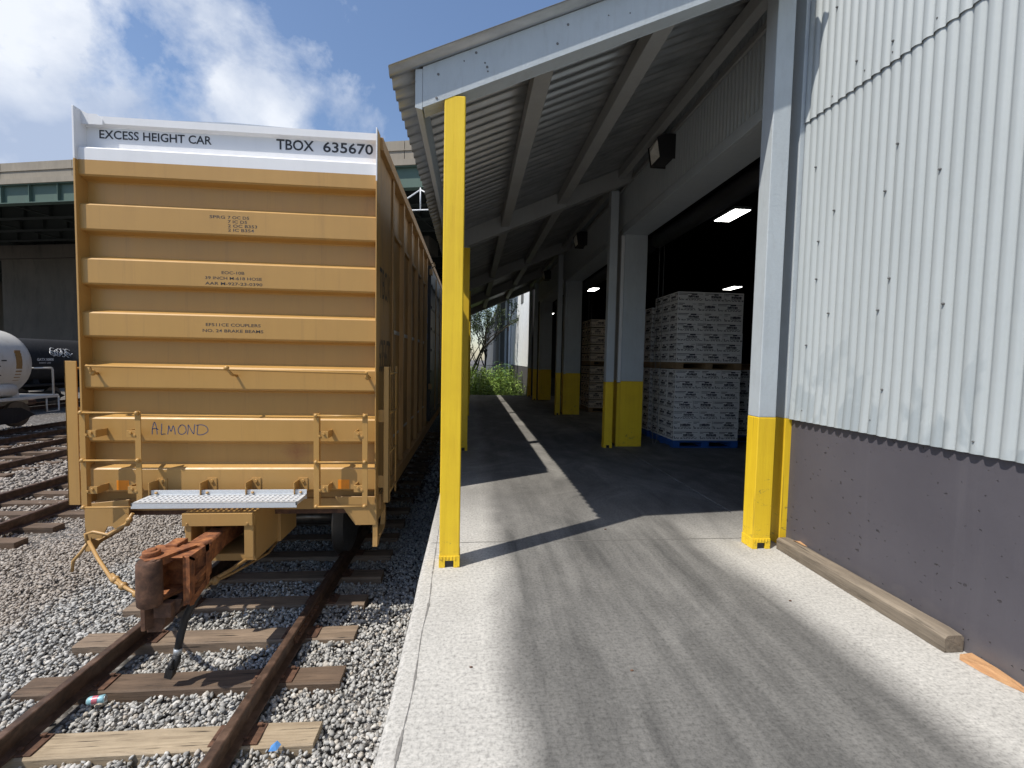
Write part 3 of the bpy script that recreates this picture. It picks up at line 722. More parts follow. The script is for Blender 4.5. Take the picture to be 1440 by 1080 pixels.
# front metal drip edge on the first sheet
g = MB(); g.prism([(-.565, zs(-.57)+.043), (2.3, zs(2.3)+.043), (2.3, zs(2.3)+.048), (-.565, zs(-.57)+.048)], 'y', 3.112, 3.16); build('edge_flashing', g, 'darkgrey', cn)
def post(x0, x1, y0, y1, ztop, zy, label, group, two=False, name='post'):
    t = thing(name, label, 'post', ((x0+x1)/2, (y0+y1)/2, 0), group)
    foot = .06
    g = MB(); g.box(x0, x1, y0, y1, foot, zy); build('shaft', g, 'yellow', t, bevel=.006)
    if zy < ztop-.01:
        g = MB(); g.box(x0+.0015, x1-.0015, y0+.0015, y1-.0015, zy+.0005, ztop); build('shaft', g, 'greypaint', t, bevel=.006, label='grey painted upper length of the post')
    g = MB(); e = .0025
    for xa, xb in ((x0-e, x0+.04), (x1-.04, x1+e)): g.box(xa, xb, y0-e, y1+e, 0, .05)
    g.box(x0-e, x1+e, y0-e, y1+e, .05, .085)
    for k in range(5): g.box(x0+.012+k*(x1-x0-.024)/5, x0+.022+k*(x1-x0-.024)/5, y0-e-.004, y0-e,   .055, .083)
    build('post_base', g, 'yellow', t, bevel=.002)
    g = MB().box(x0+.042, x1-.042, y0+.01, y1-.01, .001, .045); build('base_gap', g, 'black', t)
    return t
post(-.207, -.066, 3.182, 3.322, zs(-.14)-.275, zs(-.14)-.262, 'tall yellow post nearest the viewer, holding the front canopy corner', 'yellow posts along the dock edge')
for k, (a, lab) in enumerate(((7.33, 'second yellow post, mostly hidden behind the nearest one'), (11.9, 'third yellow canopy post, behind the second'), (15.3, 'fourth yellow canopy post, behind the third'), (18.7, 'last yellow canopy post at the far slab end'))):
    post(-.21, -.05, a, a+.14, 3.26, 3.24, lab, 'yellow posts along the dock edge')
post(2.272, 2.42, 3.40, 3.545, 5.0, 1.065, 'grey post with yellow foot at the corner beside the near wall', 'grey and yellow posts along the doors')
post(2.29, 2.43, 7.60, 7.74, 4.35, 1.14, 'grey and yellow post between the first and second door openings', 'grey and yellow posts along the doors')
post(2.31, 2.44, 12.3, 12.44, 4.35, 1.16, 'grey and yellow post between the second and third door openings', 'grey and yellow posts along the doors')
post(2.31, 2.44, 16.9, 17.04, 4.35, 1.16, 'grey and yellow post past the third door opening, in shade', 'grey and yellow posts along the doors')
post(2.31, 2.44, 18.5, 18.64, 4.35, 1.16, 'last grey and yellow post at the far end of the wall', 'grey and yellow posts along the doors')

# wall pack lamps
def wall_lamp(y, z, label):
    t = thing('wall_lamp', label, 'lamp', (2.57, y, z), 'wall lamps above the doors')
    g = MB(); g.prism([(2.575, z-.13), (2.575, z+.15), (2.44, z+.155), (2.345, z+.105), (2.385, z-.13)], 'y', y-.16, y+.16)
    build('housing', g, 'black', t, bevel=.015)
    g = MB(); g.add([(2.341, y-.135, z+.095), (2.341, y+.135, z+.095), (2.378, y+.135, z-.118), (2.378, y-.135, z-.118), (2.305, y, z-.01)], [(0, 1, 4), (1, 2, 4), (2, 3, 4), (3, 0, 4)], False)
    build('lens', g, 'lens', t)
for y, z, s in ((5.97, 4.26, 'black wall lamp with square lens above the first door'), (10.5, 4.27, 'black wall lamp above the second door opening'), (15.2, 4.32, 'small dark wall lamp above the third door opening')):
    wall_lamp(y, z, s)

# lit ceiling lamps deep inside
def bay_lamp(x, y, z, label, sx=.2, sy=.46):
    t = thing('ceiling_lamp', label, 'lamp', (x, y, z), 'lit ceiling lamps inside the warehouse')
    g = MB().box(x-sx-.03, x+sx+.03, y-sy-.03, y+sy+.03, z+.012, z+.08); build('housing', g, 'greypaint', t, bevel=.01)
    g = MB().box(x-sx, x+sx, y-sy, y+sy, z, z+.01); build('diffuser', g, 'lamp', t)
    g = MB().tube([(x, y-sy*.6, z+.08), (x, y-sy*.6, 7.94)], .008, 6).tube([(x, y+sy*.6, z+.08), (x, y+sy*.6, 7.94)], .008, 6); build('hanger', g, 'black', t)
bay_lamp(6.45, 11.1, 5.2, 'large lit ceiling lamp seen through the first door')
bay_lamp(5.95, 22.4, 5.05, 'lit ceiling lamp seen through the second door')
bay_lamp(12.15, 20.6, 5.05, 'small lit ceiling lamp just above the white carton stack')
bay_lamp(6.2, 36.0, 5.2, 'small distant lit ceiling lamp seen past the third door')

# pallets and cartons ------------------------------------------------
def make_pallet(x, y, z, mat, label, h=.12):
    """x,y = front left corner; 1.2 wide, 1.0 deep"""
    t = thing('pallet', label, 'pallet', (x, y, z), 'pallets inside the warehouse')
    for k in range(3):
        xx = x+k*.535
        g = MB().box(xx, xx+.13, y, y+1.0, z+.018, z+h-.018)
        # notched stringer look: blocks
        build('stringer', g, mat, t, bevel=.004)
    g = MB()
    for k in range(6): g.box(x, x+1.2, y+k*.18, y+k*.18+.10, z+h-.018, z+h)
    build('top_boards', g, mat, t, bevel=.002)
    g = MB()
    for k in range(3): g.box(x, x+1.2, y+k*.45, y+k*.45+.10, z, z+.018)
    build('bottom_boards', g, mat, t, bevel=.002)
    return t
def carton(wd, dp, h, mat='carton', seed=0):
    r_ = random.Random(seed); g = MB(); e = .003
    g.box(e, wd-e, e, dp-e, .002, h-.002); g.mat(1)
    def mark(face, u0, u1, v0, v1):
        q = .0012
        if face == 'f': g.box(u0, u1, e-q, e, v0, v1)
        else: g.box(e-q, e, u0, u1, v0, v1)
    for face, W in (('f', wd), ('s', dp)):
        sh_ = r_.uniform(-.03, .10)*W; mark(face, .012, W*r_.uniform(.3, .55), h*.80, h*.86); mark(face, .012, W*r_.uniform(.2, .4), h*.68, h*.725)
        if r_.random() < .5: mark(face, W*.5, W*.72, h*.70, h*.84)
        # bold word block of thin strokes
        u = W*(.40 if W > .4 else .26)+sh_
        for k in range(9):
            mark(face, u, u+.014+r_.random()*.006, h*(.42+.05*r_.random()), h*(.62+.06*r_.random())); u += .021
        mark(face, W*.35, W*.85, h*.34, h*.385)
        for row in (.24, .17):
            u = .02
            while u < W*.9:
                l = r_.uniform(.012, .05); mark(face, u, min(u+l, W-.01), h*row, h*(row+.05)); u += l+r_.uniform(.008, .03)
        mark(face, W*.74, W*.93, h*.78, h*.81)
        mark(face, .015, .03, h*.3, h*.42)
    o = build('carton', g, [mat, 'print'], origin=(0, 0, 0)); return o
used = set()
def place_cartons(protos, x, y, z, layers, h, where, group, sides='fl', lab='white'):
    """alternating layers: long+2 short / 2 short+long, outer ring only"""
    for l in range(layers):
        zz = z+l*h; A = l % 2 == 0
        lens = [.48, .36, .36] if A else [.36, .36, .48]
        u = 0; lay = ('bottom', 'second', 'third', 'fourth', 'fifth', 'sixth', 'seventh', 'eighth')[l]
        posn = ('left', 'middle', 'right')
        cells = []
        for k, wd in enumerate(lens):
            cells.append(('w%.2f' % wd, u, 0, 'front %s' % posn[k])); u += wd
        # left side further back
        v = .33
        for k, dp in enumerate(([.33, .33] if A else [.33, .33])):
            cells.append(('w0.36', 0, v, 'left side %s' % ('middle' if k == 0 else 'rear'))); v += .335
        if sides == 'f': cells = cells[:3]
        for key, ux, vy, pn in cells:
            p = next((q for q in protos[key] if id(q) not in used), None) or random.choice(protos[key])
            if id(p) in used: c = p.copy(); COL.objects.link(c)
            else: c = p; used.add(id(p))
            c.location = (x+ux+random.uniform(-.006, .006), y+vy+random.uniform(-.009, .007), zz); c.rotation_euler.z = random.uniform(-.01, .01)
            tag(c, '%s carton, %s, %s row of %s' % (lab, pn, lay, where), 'carton', group)
H = .179
prW = {'w0.48': [carton(.48, .33, H, seed=q) for q in (1, 11, 21)], 'w0.36': [carton(.36, .33, H, seed=q) for q in (2, 12, 22, 32)]}
SX, SY = 3.545, 7.66
make_pallet(SX-.02, SY-.04, 0.002, 'plastic_blue', 'blue pallet on the floor under the white carton stack')
place_cartons(prW, SX, SY, .124, 7, H, 'lower stack on the blue pallet', 'white cartons stacked inside the first door')
make_pallet(SX, SY-.02, .124+7*H+.002, 'pallet_wood', 'bare wooden pallet between the two white carton stacks')
place_cartons(prW, SX, SY, .124+7*H+.124, 7, H*.975, 'upper stack on the wooden pallet', 'white cartons stacked inside the first door')
# stuffing core so the middle of each load is closed
def core(x0, x1, y0, y1, z0, z1, label, mat='carton', group=None):
    o = build('carton_block', MB().box(x0, x1, y0, y1, z0, z1), mat, bevel=.01); tag(o, label, 'cartons', group)
core(SX+.37, SX+1.18, SY+.335, SY+.99, .126, .124+7*H-.004, 'inner cartons of the lower white stack')
core(SX+.37, SX+1.18, SY+.335, SY+.99, .124+7*H+.126, .124+7*H+.124+7*H*.975-.004, 'inner cartons of the upper white stack')
# rows behind and to the right
make_pallet(SX+1.33, SY+.55, .002, 'plastic_blue', 'blue pallet right of the main stack, half hidden by the corner post')
place_cartons(prW, SX+1.35, SY+.6, .124, 7, H, 'stack by the corner post', 'white cartons stacked beside the main stack', lab='shaded white')
make_pallet(SX+1.35, SY+.58, .124+7*H+.002, 'pallet_wood', 'wooden pallet lying on top of the right-hand stack')
make_pallet(SX-.02, SY+1.12, .002, 'plastic_blue', 'blue pallet behind the main stack, in shade')
place_cartons(prW, SX+.0, SY+1.15, .124, 7, H, 'rear lower stack', 'white cartons in the row behind', lab='shaded white')
make_pallet(SX, SY+1.13, .124+7*H+.002, 'pallet_wood', 'wooden pallet on the stack behind the main one')
place_cartons(prW, SX+.0, SY+1.15, .124+7*H+.124, 6, H, 'rear upper stack', 'white cartons in the row behind', lab='shaded white')
prT = {'w0.48': [carton(.48, .33, .22, 'cartonb', 5)], 'w0.36': [carton(.36, .33, .22, 'cartonb', 6)]}
for (yy_, nm) in ((13.1, 'second door'),):
    make_pallet(3.45, yy_-.02, .002, 'pallet_wood', 'wooden pallet on the floor inside the %s' % nm)
    place_cartons(prT, 3.45, yy_, .124, 5, .25, 'lower stack in the %s' % nm, 'tan cartons inside the second door', lab='pale tan')
    make_pallet(3.45, yy_-.02, .124+1.25+.002, 'pallet_wood', 'wooden pallet between the tan stacks inside the %s' % nm)
    place_cartons(prT, 3.45, yy_, .124+1.25+.124, 5, .25, 'upper stack in the %s' % nm, 'tan cartons inside the second door', lab='pale tan')
# chains hanging at the door jambs
def chain(x, y, z0, z1, label):
    g = MB(); z = z1; k = 0
    path = []
    g.tube([(x, y, z1), (x-.004, y, (z0+z1)/2), (x-.012, y+.01, z0+.25), (x+.0, y+.015, z0+.03), (x+.04, y+.015, z0), (x+.07, y+.01, z0+.1), (x+.085, y, (z0+z1)/2), (x+.08, y, z1)], .0045, 6)
    for i in range(int((z1-z0)/.07)):
        g.ball((x-.002-.006*(i % 2), y, z0+.1+i*.07), .008, 6, 4)
    tag(build('door_chain', g, 'darkgrey'), label, 'chain')
chain(3.17, 7.62, .05, 3.5, 'thin hand chain hanging inside the first door, left of the cartons')
chain(3.17, 12.3, .05, 3.5, 'thin hand chain hanging inside the second door')

# timber and splinter on the floor
t = MB(); n = 22; vs = []
for i in range(n+1):
    y = 2.085+(3.40-2.085)*i/n; wv = .004*mnoise.noise(Vector((y*5, 0, 2)))
    xl = 2.478+.0*y+wv; xr_ = 2.585+wv; cz = .006 if i in (0, n) else 0
    vs += [(xl, y, .001), (xl-.002, y, .082-cz), (xl+.014, y, .098-cz+wv), (xr_-.012, y, .098-cz-wv), (xr_, y, .084-cz), (xr_, y, .001)]
t.add(vs, [(i*6+k, (i+1)*6+k, (i+1)*6+(k+1) % 6, i*6+(k+1) % 6) for i in range(n) for k in range(6)], False)
t.add(vs[:6], [tuple(range(6))]); t.add(vs[-6:], [tuple(range(6))[::-1]])
tag(build('timber', t, 'timber'), 'weathered square timber lying on the floor against the dark base wall', 'timber')
t = MB()
vs = [(2.50, 2.03, .001), (2.585, 2.05, .001), (2.59, 2.05, .02), (2.505, 2.035, .026), (2.53, 1.93, .032), (2.585, 1.93, .022), (2.59, 1.93, .001), (2.505, 1.93, .001), (2.535, 1.84, .02), (2.575, 1.83, .018), (2.58, 1.83, .001), (2.53, 1.84, .001), (2.56, 1.755, .004)]
t.add(vs, [(0, 1, 2, 3), (3, 2, 5, 4), (0, 3, 4, 7), (1, 6, 5, 2), (4, 5, 9, 8), (7, 4, 8, 11), (6, 10, 9, 5), (8, 9, 12), (11, 8, 12), (10, 12, 9)], False)
tag(build('wood_splinter', t, 'split_wood'), 'orange split of fresh wood on the floor near the bottom right', 'wood scrap')
t = MB(); vs = [(2.515, 3.42, .001), (2.56, 3.44, .001), (2.60, 3.30, .10), (2.55, 3.30, .106), (2.52, 3.43, .04), (2.56, 3.45, .05), (2.585, 3.2, .099), (2.56, 3.2, .104)]
t.add(vs, [(0, 1, 5, 4), (4, 5, 2, 3), (3, 2, 6, 7), (0, 4, 3), (1, 2, 5)], False)
tag(build('wood_splinter', t, 'split_wood'), 'small orange splinter at the far end of the weathered timber', 'wood scrap')

# ================================================================== BOXCAR
YE = 4.75; XL, XR = -3.765, -.975; YB = 22.9; TOPZ = 3.74; BOTZ = -.04
bc = thing('boxcar', 'tall ochre boxcar with ribbed end and white top band, standing beside the dock', 'boxcar', (-2.42, YE, ZR))
RIBS = [(3.16, 3.43), (2.65, 2.90), (2.135, 2.385), (1.63, 1.87), (1.128, 1.352), (.60, .842), (.10, .337)]
YP = YE+.135; YF = YE+.03
def end_panel():
    g = MB(); prof = [(YP, BOTZ)]
    for a, b in reversed(RIBS):
        prof += [(YP, a-.035), (YP-.012, a-.022), (YF+.012, a-.004), (YF, a+.012), (YF, b-.016), (YF+.014, b-.002), (YP-.012, b+.022), (YP, b+.036)]
    prof += [(YP, 3.655), (YP-.05, 3.672), (YP-.05, TOPZ)]
    xs = [XL+.012, XL+.03]+list(np.linspace(XL+.12, XR-.06, 15))+[XR-.004]
    WZ = 3.305
    # split rows at the white paint line
    p2 = []
    for (a, b) in zip(prof[:-1], prof[1:]):
        p2.append(a)
        if a[1] < WZ < b[1]: f = (WZ-a[1])/(b[1]-a[1]); p2 += [(a[0]+(b[0]-a[0])*f, WZ-.0005), (a[0]+(b[0]-a[0])*f, WZ+.0005)]
    p2.append(prof[-1]); n = len(p2); vs = []
    for x in xs:
        for j, (y, z) in enumerate(p2):
            w_ = .0016*mnoise.noise(Vector((x*1.4, 0, z*3))) if y > YP-.005 else 0
            vs.append((x, y+w_, z))
    for i in range(len(xs)-1):
        for j in range(n-1): pass
    fw_ = [];
    o = len(g.v); g.v += vs
    for i in range(len(xs)-1):
        for j in range(n-1):
            g.f.append([o+i*n+j, o+(i+1)*n+j, o+(i+1)*n+j+1, o+i*n+j+1]); g.m.append(1 if p2[j][1] >= WZ else 0); g.sm.append(False)
    return g
o = build('end_panel', end_panel(), ['car', 'car_white'], bc)
s_ = o.modifiers.new('thick', 'SOLIDIFY'); s_.thickness = .006; s_.offset = -1
ep = o
# corner flanges, sill, roof, sides
g = MB().box(XL-.006, XL+.012, YE-.005, YE+.16, -.02, 3.30); g.mat(1).box(XL-.006, XL+.012, YE-.005, YE+.16, 3.30, TOPZ+.045)
g.mat(1).prism([(XL+.012, TOPZ+.005), (XL+.012, TOPZ+.04), (XL+.07, TOPZ+.012), (XL+.15, TOPZ+.012), (XL+.20, TOPZ-.035), (XL+.20, TOPZ-.08), (XL+.012, TOPZ-.08)], 'y', YP-.058, YP-.051)
build('corner_flange', g, ['car', 'car_white'], bc, bevel=.003)
g = MB().box(XR-.004, XR+.008, YE-.005, YE+.16, BOTZ, 3.24); g.mat(1).box(XR-.004, XR+.008, YE-.005, YE+.02, 3.24, TOPZ+.02).mat(0).box(XR-.004, XR+.008, YE+.02, YE+.16, 3.24, TOPZ+.02)
build('corner_flange', g, ['car', 'car_white'], bc, bevel=.003)
g = MB().prism([(XL+.02, TOPZ-.06), (XR-.02, TOPZ-.06), (XR-.02, TOPZ), (-2.42, TOPZ+.04), (XL+.02, TOPZ)], 'y', YP+.0, YB); build('roof', g, 'galv', bc)
g = MB().box(XL+.1, XR-.1, YP+.01, YP+.05, BOTZ-.12, .02).box(XL+.03, XR-.03, YP+.012, YB, BOTZ-.14, BOTZ-.03)
build('underframe', g, 'rust_dark', bc)
g = MB().box(XL+.2, XR-.2, YP-.03, YP+.009, BOTZ-.08, BOTZ+.035); build('end_sill', g, 'car', bc, bevel=.004)
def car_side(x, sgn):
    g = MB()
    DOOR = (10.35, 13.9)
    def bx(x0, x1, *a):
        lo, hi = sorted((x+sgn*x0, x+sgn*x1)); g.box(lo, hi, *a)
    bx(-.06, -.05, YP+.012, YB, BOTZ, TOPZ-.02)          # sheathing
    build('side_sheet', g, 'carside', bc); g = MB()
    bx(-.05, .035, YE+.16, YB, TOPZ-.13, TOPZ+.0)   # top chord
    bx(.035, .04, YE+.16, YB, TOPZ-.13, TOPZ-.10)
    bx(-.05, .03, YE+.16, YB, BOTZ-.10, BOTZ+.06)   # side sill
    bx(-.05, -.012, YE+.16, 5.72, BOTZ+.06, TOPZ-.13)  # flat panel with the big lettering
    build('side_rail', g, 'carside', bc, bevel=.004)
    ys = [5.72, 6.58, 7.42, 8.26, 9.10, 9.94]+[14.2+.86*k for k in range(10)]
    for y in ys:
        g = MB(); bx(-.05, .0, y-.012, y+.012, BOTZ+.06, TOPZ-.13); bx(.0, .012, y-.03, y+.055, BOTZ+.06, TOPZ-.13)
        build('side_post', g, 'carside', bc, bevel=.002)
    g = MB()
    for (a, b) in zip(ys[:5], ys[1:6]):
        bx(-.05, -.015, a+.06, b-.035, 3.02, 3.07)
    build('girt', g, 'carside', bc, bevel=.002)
    g = MB()
    for (a, b) in zip(ys[:5], ys[1:6]):
        bx(-.05, -.043, a+.06, b-.035, 1.79, 1.84); bx(-.05, -.045, a+.06, b-.035, .42, .455)
    build('reflective_strip', g, 'galv', bc)
    g = MB(); bx(-.05, .05, DOOR[0], DOOR[1], BOTZ+.1, TOPZ-.2)
    for k in range(7): bx(.05, .07, DOOR[0]+.1, DOOR[1]-.1, .2+.48*k, .26+.48*k)
    d = build('side_door', g, 'black', bc, bevel=.004, label='black side door of the boxcar')
    g = MB()
    for k in (1, 2.4): bx(.07, .10, DOOR[0]+k-.02, DOOR[0]+k+.02, .2, 3.4)
    for zz in (.8, 3.3): bx(.035, .10, DOOR[0]-.22, DOOR[0]-.10, zz, zz+.12)
    g.tube([(x+sgn*.04, DOOR[0]-.2, 3.52), (x+sgn*.12, DOOR[0]-.2, 3.56), (x+sgn*.12, DOOR[0]+.15, 3.56), (x+sgn*.04, DOOR[0]+.15, 3.5)], .012, 6)
    build('door_lock', g, 'rustyellow', d)
    if sgn > 0:
        g = MB()
        for zz in (2.30, 1.95): g.box(x+.012, x+.0145, 9.96, 9.995+.0, zz-.06, zz+.06)
        build('blue_label', g, 'bluesq', bc)
    # side ladder at the end: two stiles and rungs
    g = MB()
    xa = sgn*.065 if sgn > 0 else -.11*-1
    if sgn > 0: s0, s1 = x+.065, x+.125
    else: s0, s1 = x-.225, x-.115
    g.box(s0, s1, YE+.10, YE+.112, -.055, 1.385); g.box(s1-.012 if sgn > 0 else s0, s1 if sgn > 0 else s0+.012, YE+.10, YE+.17, -.055, 1.385)
    l = build('side_ladder', g, 'car', bc, bevel=.003)
    g = MB(); xx = (s1-.006) if sgn > 0 else (s0+.006)
    g.box(xx-.006, xx+.006, YE+.52, YE+.58, -.055, 1.385); build('stile', g, 'car', l, bevel=.002)
    for k in range(4):
        g = MB().tube([(xx, YE+.13, .05+.42*k), (xx, YE+.56, .05+.42*k)], .011, 8); build('rung', g, 'car', l)
    for zz in (.10, .80):
        g = MB(); lo, hi = sorted((x, xx)); g.box(lo, hi, YE+.115, YE+.125, zz, zz+.13); build('bracket', g, 'car', l, bevel=.002)
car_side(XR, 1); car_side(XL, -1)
# lettering on the end
X_ = (1, 0, 0); Z_ = (0, 0, 1)
def tend(s, x0, x1, z0, z1, y=YP, mat='lettering', bold=.012):
    text('lettering', s, (x0, y-(.0022 if y == YP else .0006), z0), X_, Z_, x1-x0, z1-z0, mat, ep, bold)
tend('EXCESS HEIGHT CAR', -3.635, -2.60, 3.552, 3.634, bold=.014)
tend('TBOX', -1.985, -1.62, 3.546, 3.65, bold=.016); tend('635670', -1.53, -1.035, 3.546, 3.65, bold=.016)
def trow(rows, x0, z1, lh, gap, y=YF, cw=None):
    for k, (s, dx, wd) in enumerate(rows): tend(s, x0+dx, x0+dx+wd, z1-k*(lh+gap)-lh, z1-k*(lh+gap), y, bold=.012)
LH = .029
trow([('SPRG', 0, .145), ], -2.575, 2.838, LH, .01); trow([('7 OC D5', 0, .20), ('7 IC D5', 0, .18), ('2 OC B353', 0, .275), ('2 IC B354', 0, .245)], -2.405, 2.838, LH, .0115)
trow([('EOC-10B', .155, .215), ('39 INCH M-618 HOSE', 0, .535), ('AAR M-927-23-0390', 0, .54)], -2.625, 2.300, LH, .025)
trow([('EF511CE COUPLERS', .03, .52), ('NO. 24 BRAKE BEAMS', 0, .575)], -2.655, 1.787, .03, .029)
def tside(s, y0, y1, z0, z1, mat='lettering'):
    text('lettering', s, (XR-.0105, y0, z0), (0, 1, 0), Z_, y1-y0, z1-z0, mat, bc, .006)
tside('TBOX', 4.99, 5.62, 2.12, 2.45); tside('635670', 4.98, 5.66, 1.32, 1.68)
# marker graffiti on the sixth rib
strokes = {'A': [[(0, 0), (.05, .5), (.25, 1), (.45, .5), (.5, 0)], [(.0, .42), (.3, .48), (.6, .4)]],
 'L': [[(.1, 1), (.05, .5), (.0, .0), (.35, .03), (.6, .02)]],
 'M': [[(0, 0), (.08, .6), (.12, .9), (.3, .3), (.5, .9), (.62, .5), (.68, 0)]],
 'O': [[(.3, .95), (.05, .6), (.1, .15), (.4, 0), (.75, .25), (.75, .75), (.45, 1), (.2, .9)]],
 'N': [[(0, 0), (.08, .5), (.1, .95), (.35, .45), (.6, .05), (.66, .6), (.72, 1)]],
 'D': [[(.1, 1), (.05, .5), (.05, .0), (.5, .0), (.9, .35), (.8, .8), (.4, 1.02), (-.05, .95)]]}
g = MB(); u = -3.145
for ch, wd, hh in (('A', .085, .12), ('L', .06, .105), ('M', .095, .095), ('O', .09, .095), ('N', .09, .10), ('D', .105, .095)):
    for st in strokes[ch]:
        # smooth the polyline a little
        p = [(u+a*wd*1.1, .675+b*hh) for a, b in st]; q = []
        for i in range(len(p)-1):
            for f in (0, .25, .5, .75): 
                p0 = p[max(i-1, 0)]; p1 = p[i]; p2_ = p[i+1]; p3 = p[min(i+2, len(p)-1)]
                c = [.5*((2*p1[k])+(-p0[k]+p2_[k])*f+(2*p0[k]-5*p1[k]+4*p2_[k]-p3[k])*f*f+(-p0[k]+3*p1[k]-3*p2_[k]+p3[k])*f**3) for k in (0, 1)]
                q.append(c)
        q.append(p[-1])
        for (a, b) in zip(q[:-1], q[1:]):
            d = Vector((b[0]-a[0], b[1]-a[1])); 
            if d.length < 1e-6: continue
            nrm = Vector((-d.y, d.x)).normalized()*.0036; e = d.normalized()*.002
            g.add([(a[0]+nrm.x-e.x, YF-.0006, a[1]+nrm.y-e.y), (a[0]-nrm.x-e.x, YF-.0006, a[1]-nrm.y-e.y), (b[0]-nrm.x+e.x, YF-.0006, b[1]-nrm.y+e.y), (b[0]+nrm.x+e.x, YF-.0006, b[1]+nrm.y+e.y)], [(0, 1, 2, 3)])
    u += wd
build('graffiti', g, 'blue_ink', ep)
for x0 in (-3.485, -1.355):
    g = MB().box(x0, x0+.115, YF-.001, YF+.001, .115, .212); build('reflector', g, 'orange', ep)
    # paint ridges
# ladders on the end
def end_ladder(x0, x1, zt, zb, zr):
    g = MB(); yl = YE-.12
    for x in (x0, x1):
        g.box(x-.026, x+.026, yl-.005, yl+.005, zb-.01, zt+.02); g.box(x+(.016 if x == x0 else -.026), x+(.026 if x == x0 else -.016), yl+.005, yl+.045, zb-.01, zt+.02)
    l = build('end_ladder', g, 'car', bc, bevel=.002)
    for z in zr:
        g = MB().tube([(x0, yl-.018, z), (x1, yl-.018, z)], .0095, 10)
        for x in (x0, x1): g.ball((x, yl-.016, z), .021, 10, 6)
        build('rung', g, 'car', l)
    for x in (x0, x1):
        for z in (.155, .70):
            g = MB(); s = 1 if x == x0 else -1
            lo, hi = sorted((x, x+s*.11)); g.box(lo, hi, yl+.005, yl+.014, z-.035, z+.035)
            lo, hi = sorted((x+s*.10, x+s*.11)); g.box(lo, hi, yl+.014, YF, z-.035, z+.035); g.cyl((x+s*.07, yl-.0, z+.01), 'y', .014, .02, 6); g.cyl((x+s*.03, yl-.0, z-.01), 'y', .014, .02, 6)
            build('bracket', g, 'car', l, bevel=.002)
end_ladder(-3.665, -3.172, .90, -.005, (.905, .448, -.005)); end_ladder(-1.52, -1.05, .895, -.018, (.895, .43, -.018))
# long grab bar under the fifth rib
g = MB().tube([(-3.68, YE-.03, 1.35), (-3.66, YE-.07, 1.345), (-2.38, YE-.08, 1.335), (-1.05, YE-.07, 1.315), (-1.02, YE-.03, 1.27)], .011, 8)
g.ball((-2.38, YE-.08, 1.345), .026); g.tube([(-2.38, YE-.08, 1.34), (-2.34, YE-.05, 1.28), (-2.34, YF, 1.27)], .013, 8)
for x in (-3.63, -1.05): g.tube([(x, YE-.07, 1.335), (x, YE-.04, 1.28), (x, YF, 1.27)], .013, 8).ball((x, YE-.03, 1.28), .024, sq=(1, 1, 1.3))
build('grab_bar', g, 'car', bc)
# crossover platform with open safety tread
PX0, PX1, PY0, PY1, PZ = -3.09, -1.625, 4.395, 4.665, .10
g = MB().box(PX0, PX1, PY0, PY0+.005, PZ-.052, PZ).box(PX0, PX1, PY0, PY0+.03, PZ-.006, PZ).box(PX0, PX1, PY1-.005, PY1, PZ-.05, PZ+.045).box(PX0, PX1, PY1-.03, PY1, PZ-.006, PZ)
g.box(PX0, PX0+.012, PY0, PY1, PZ-.03, PZ).box(PX1-.012, PX1, PY0, PY1, PZ-.03, PZ)
pf = build('crossover_platform', g, 'galvlight', bc, bevel=.0015)
g = MB(); nb = 30
for k in range(nb+1):
    x = PX0+.02+(PX1-PX0-.04)*k/nb; g.box(x-.012, x+.012, PY0+.03, PY1-.03, PZ-.008, PZ-.001)
for y in np.linspace(PY0+.03, PY1-.03, 5): g.box(PX0+.01, PX1-.01, y-.011, y+.011, PZ-.009, PZ)
build('safety_tread', g, 'galvlight', pf)
for x in (-3.055, -2.585, -2.16, -1.70):
    g = MB().box(x-.045, x+.045, YF-.008, YF, .10, .235).box(x-.045, x-.037, PY0+.06, YF-.008, .03, .09).box(x-.045, x-.037, YE-.11, YF-.008, .09, .22).cyl((x, YF-.012, .205), 'y', .018, .018, 6).cyl((x+.02, YE-.1, .12), 'x', .012, .02, 6)
    build('platform_bracket', g, 'car', bc, bevel=.002)
# striker housing
g = MB().box(-2.656, -2.028, 4.40, 4.44, -.125, -.004).box(-2.656, -2.028, 4.44, 4.95, -.02, -.006).box(-2.656, -2.641, 4.44, 5.0, -.2, -.02).box(-2.043, -2.028, 4.44, 5.0, -.47, -.02)
g.box(-2.64, -2.585, 4.42, 4.95, -.46, -.125).box(-2.112, -2.028, 4.415, 4.46, -.435, -.125).box(-2.585, -2.043, 4.50, 5.05, -.50, -.43).box(-2.585, -2.56, 4.6, 5.4, -.45, -.02).box(-2.60, -2.0, 4.96, 5.4, -.50, -.02)
for x in (-2.61, -2.075): g.cyl((x, 4.397, -.10), 'y', .012, .01, 6)
build('striker', g, 'car', bc, bevel=.006)
# centre sill
g = MB().box(-2.62, -2.22, 5.2, 21, -.56, -.12); build('centre_sill', g, 'rust_dark', bc)
# coupler: shank, head, guard arm, knuckle, lock lifter
cx = -2.40
g = MB()
def ring_body(g, secs):
    """secs: list of (y, x0, x1, z0, z1, chamfer)"""
    vs = []
    for y, a, b, c_, d, h in secs:
        vs += [(a+h, y, c_), (b-h, y, c_), (b, y, c_+h), (b, y, d-h), (b-h, y, d), (a+h, y, d), (a, y, d-h), (a, y, c_+h)]
    n = len(secs); g.add(vs, [(i*8+k, i*8+(k+1) % 8, (i+1)*8+(k+1) % 8, (i+1)*8+k) for i in range(n-1) for k in range(8)], False)
    g.add(vs[:8], [tuple(range(8))[::-1]]); g.add(vs[-8:], [tuple(range(8))])
ring_body(g, [(5.1, cx-.085, cx+.085, -.36, -.19, .012), (4.5, cx-.08, cx+.08, -.36, -.19, .014), (4.22, cx-.09, cx+.10, -.40, -.19, .02), (4.12, cx-.11, cx+.14, -.44, -.17, .025)])
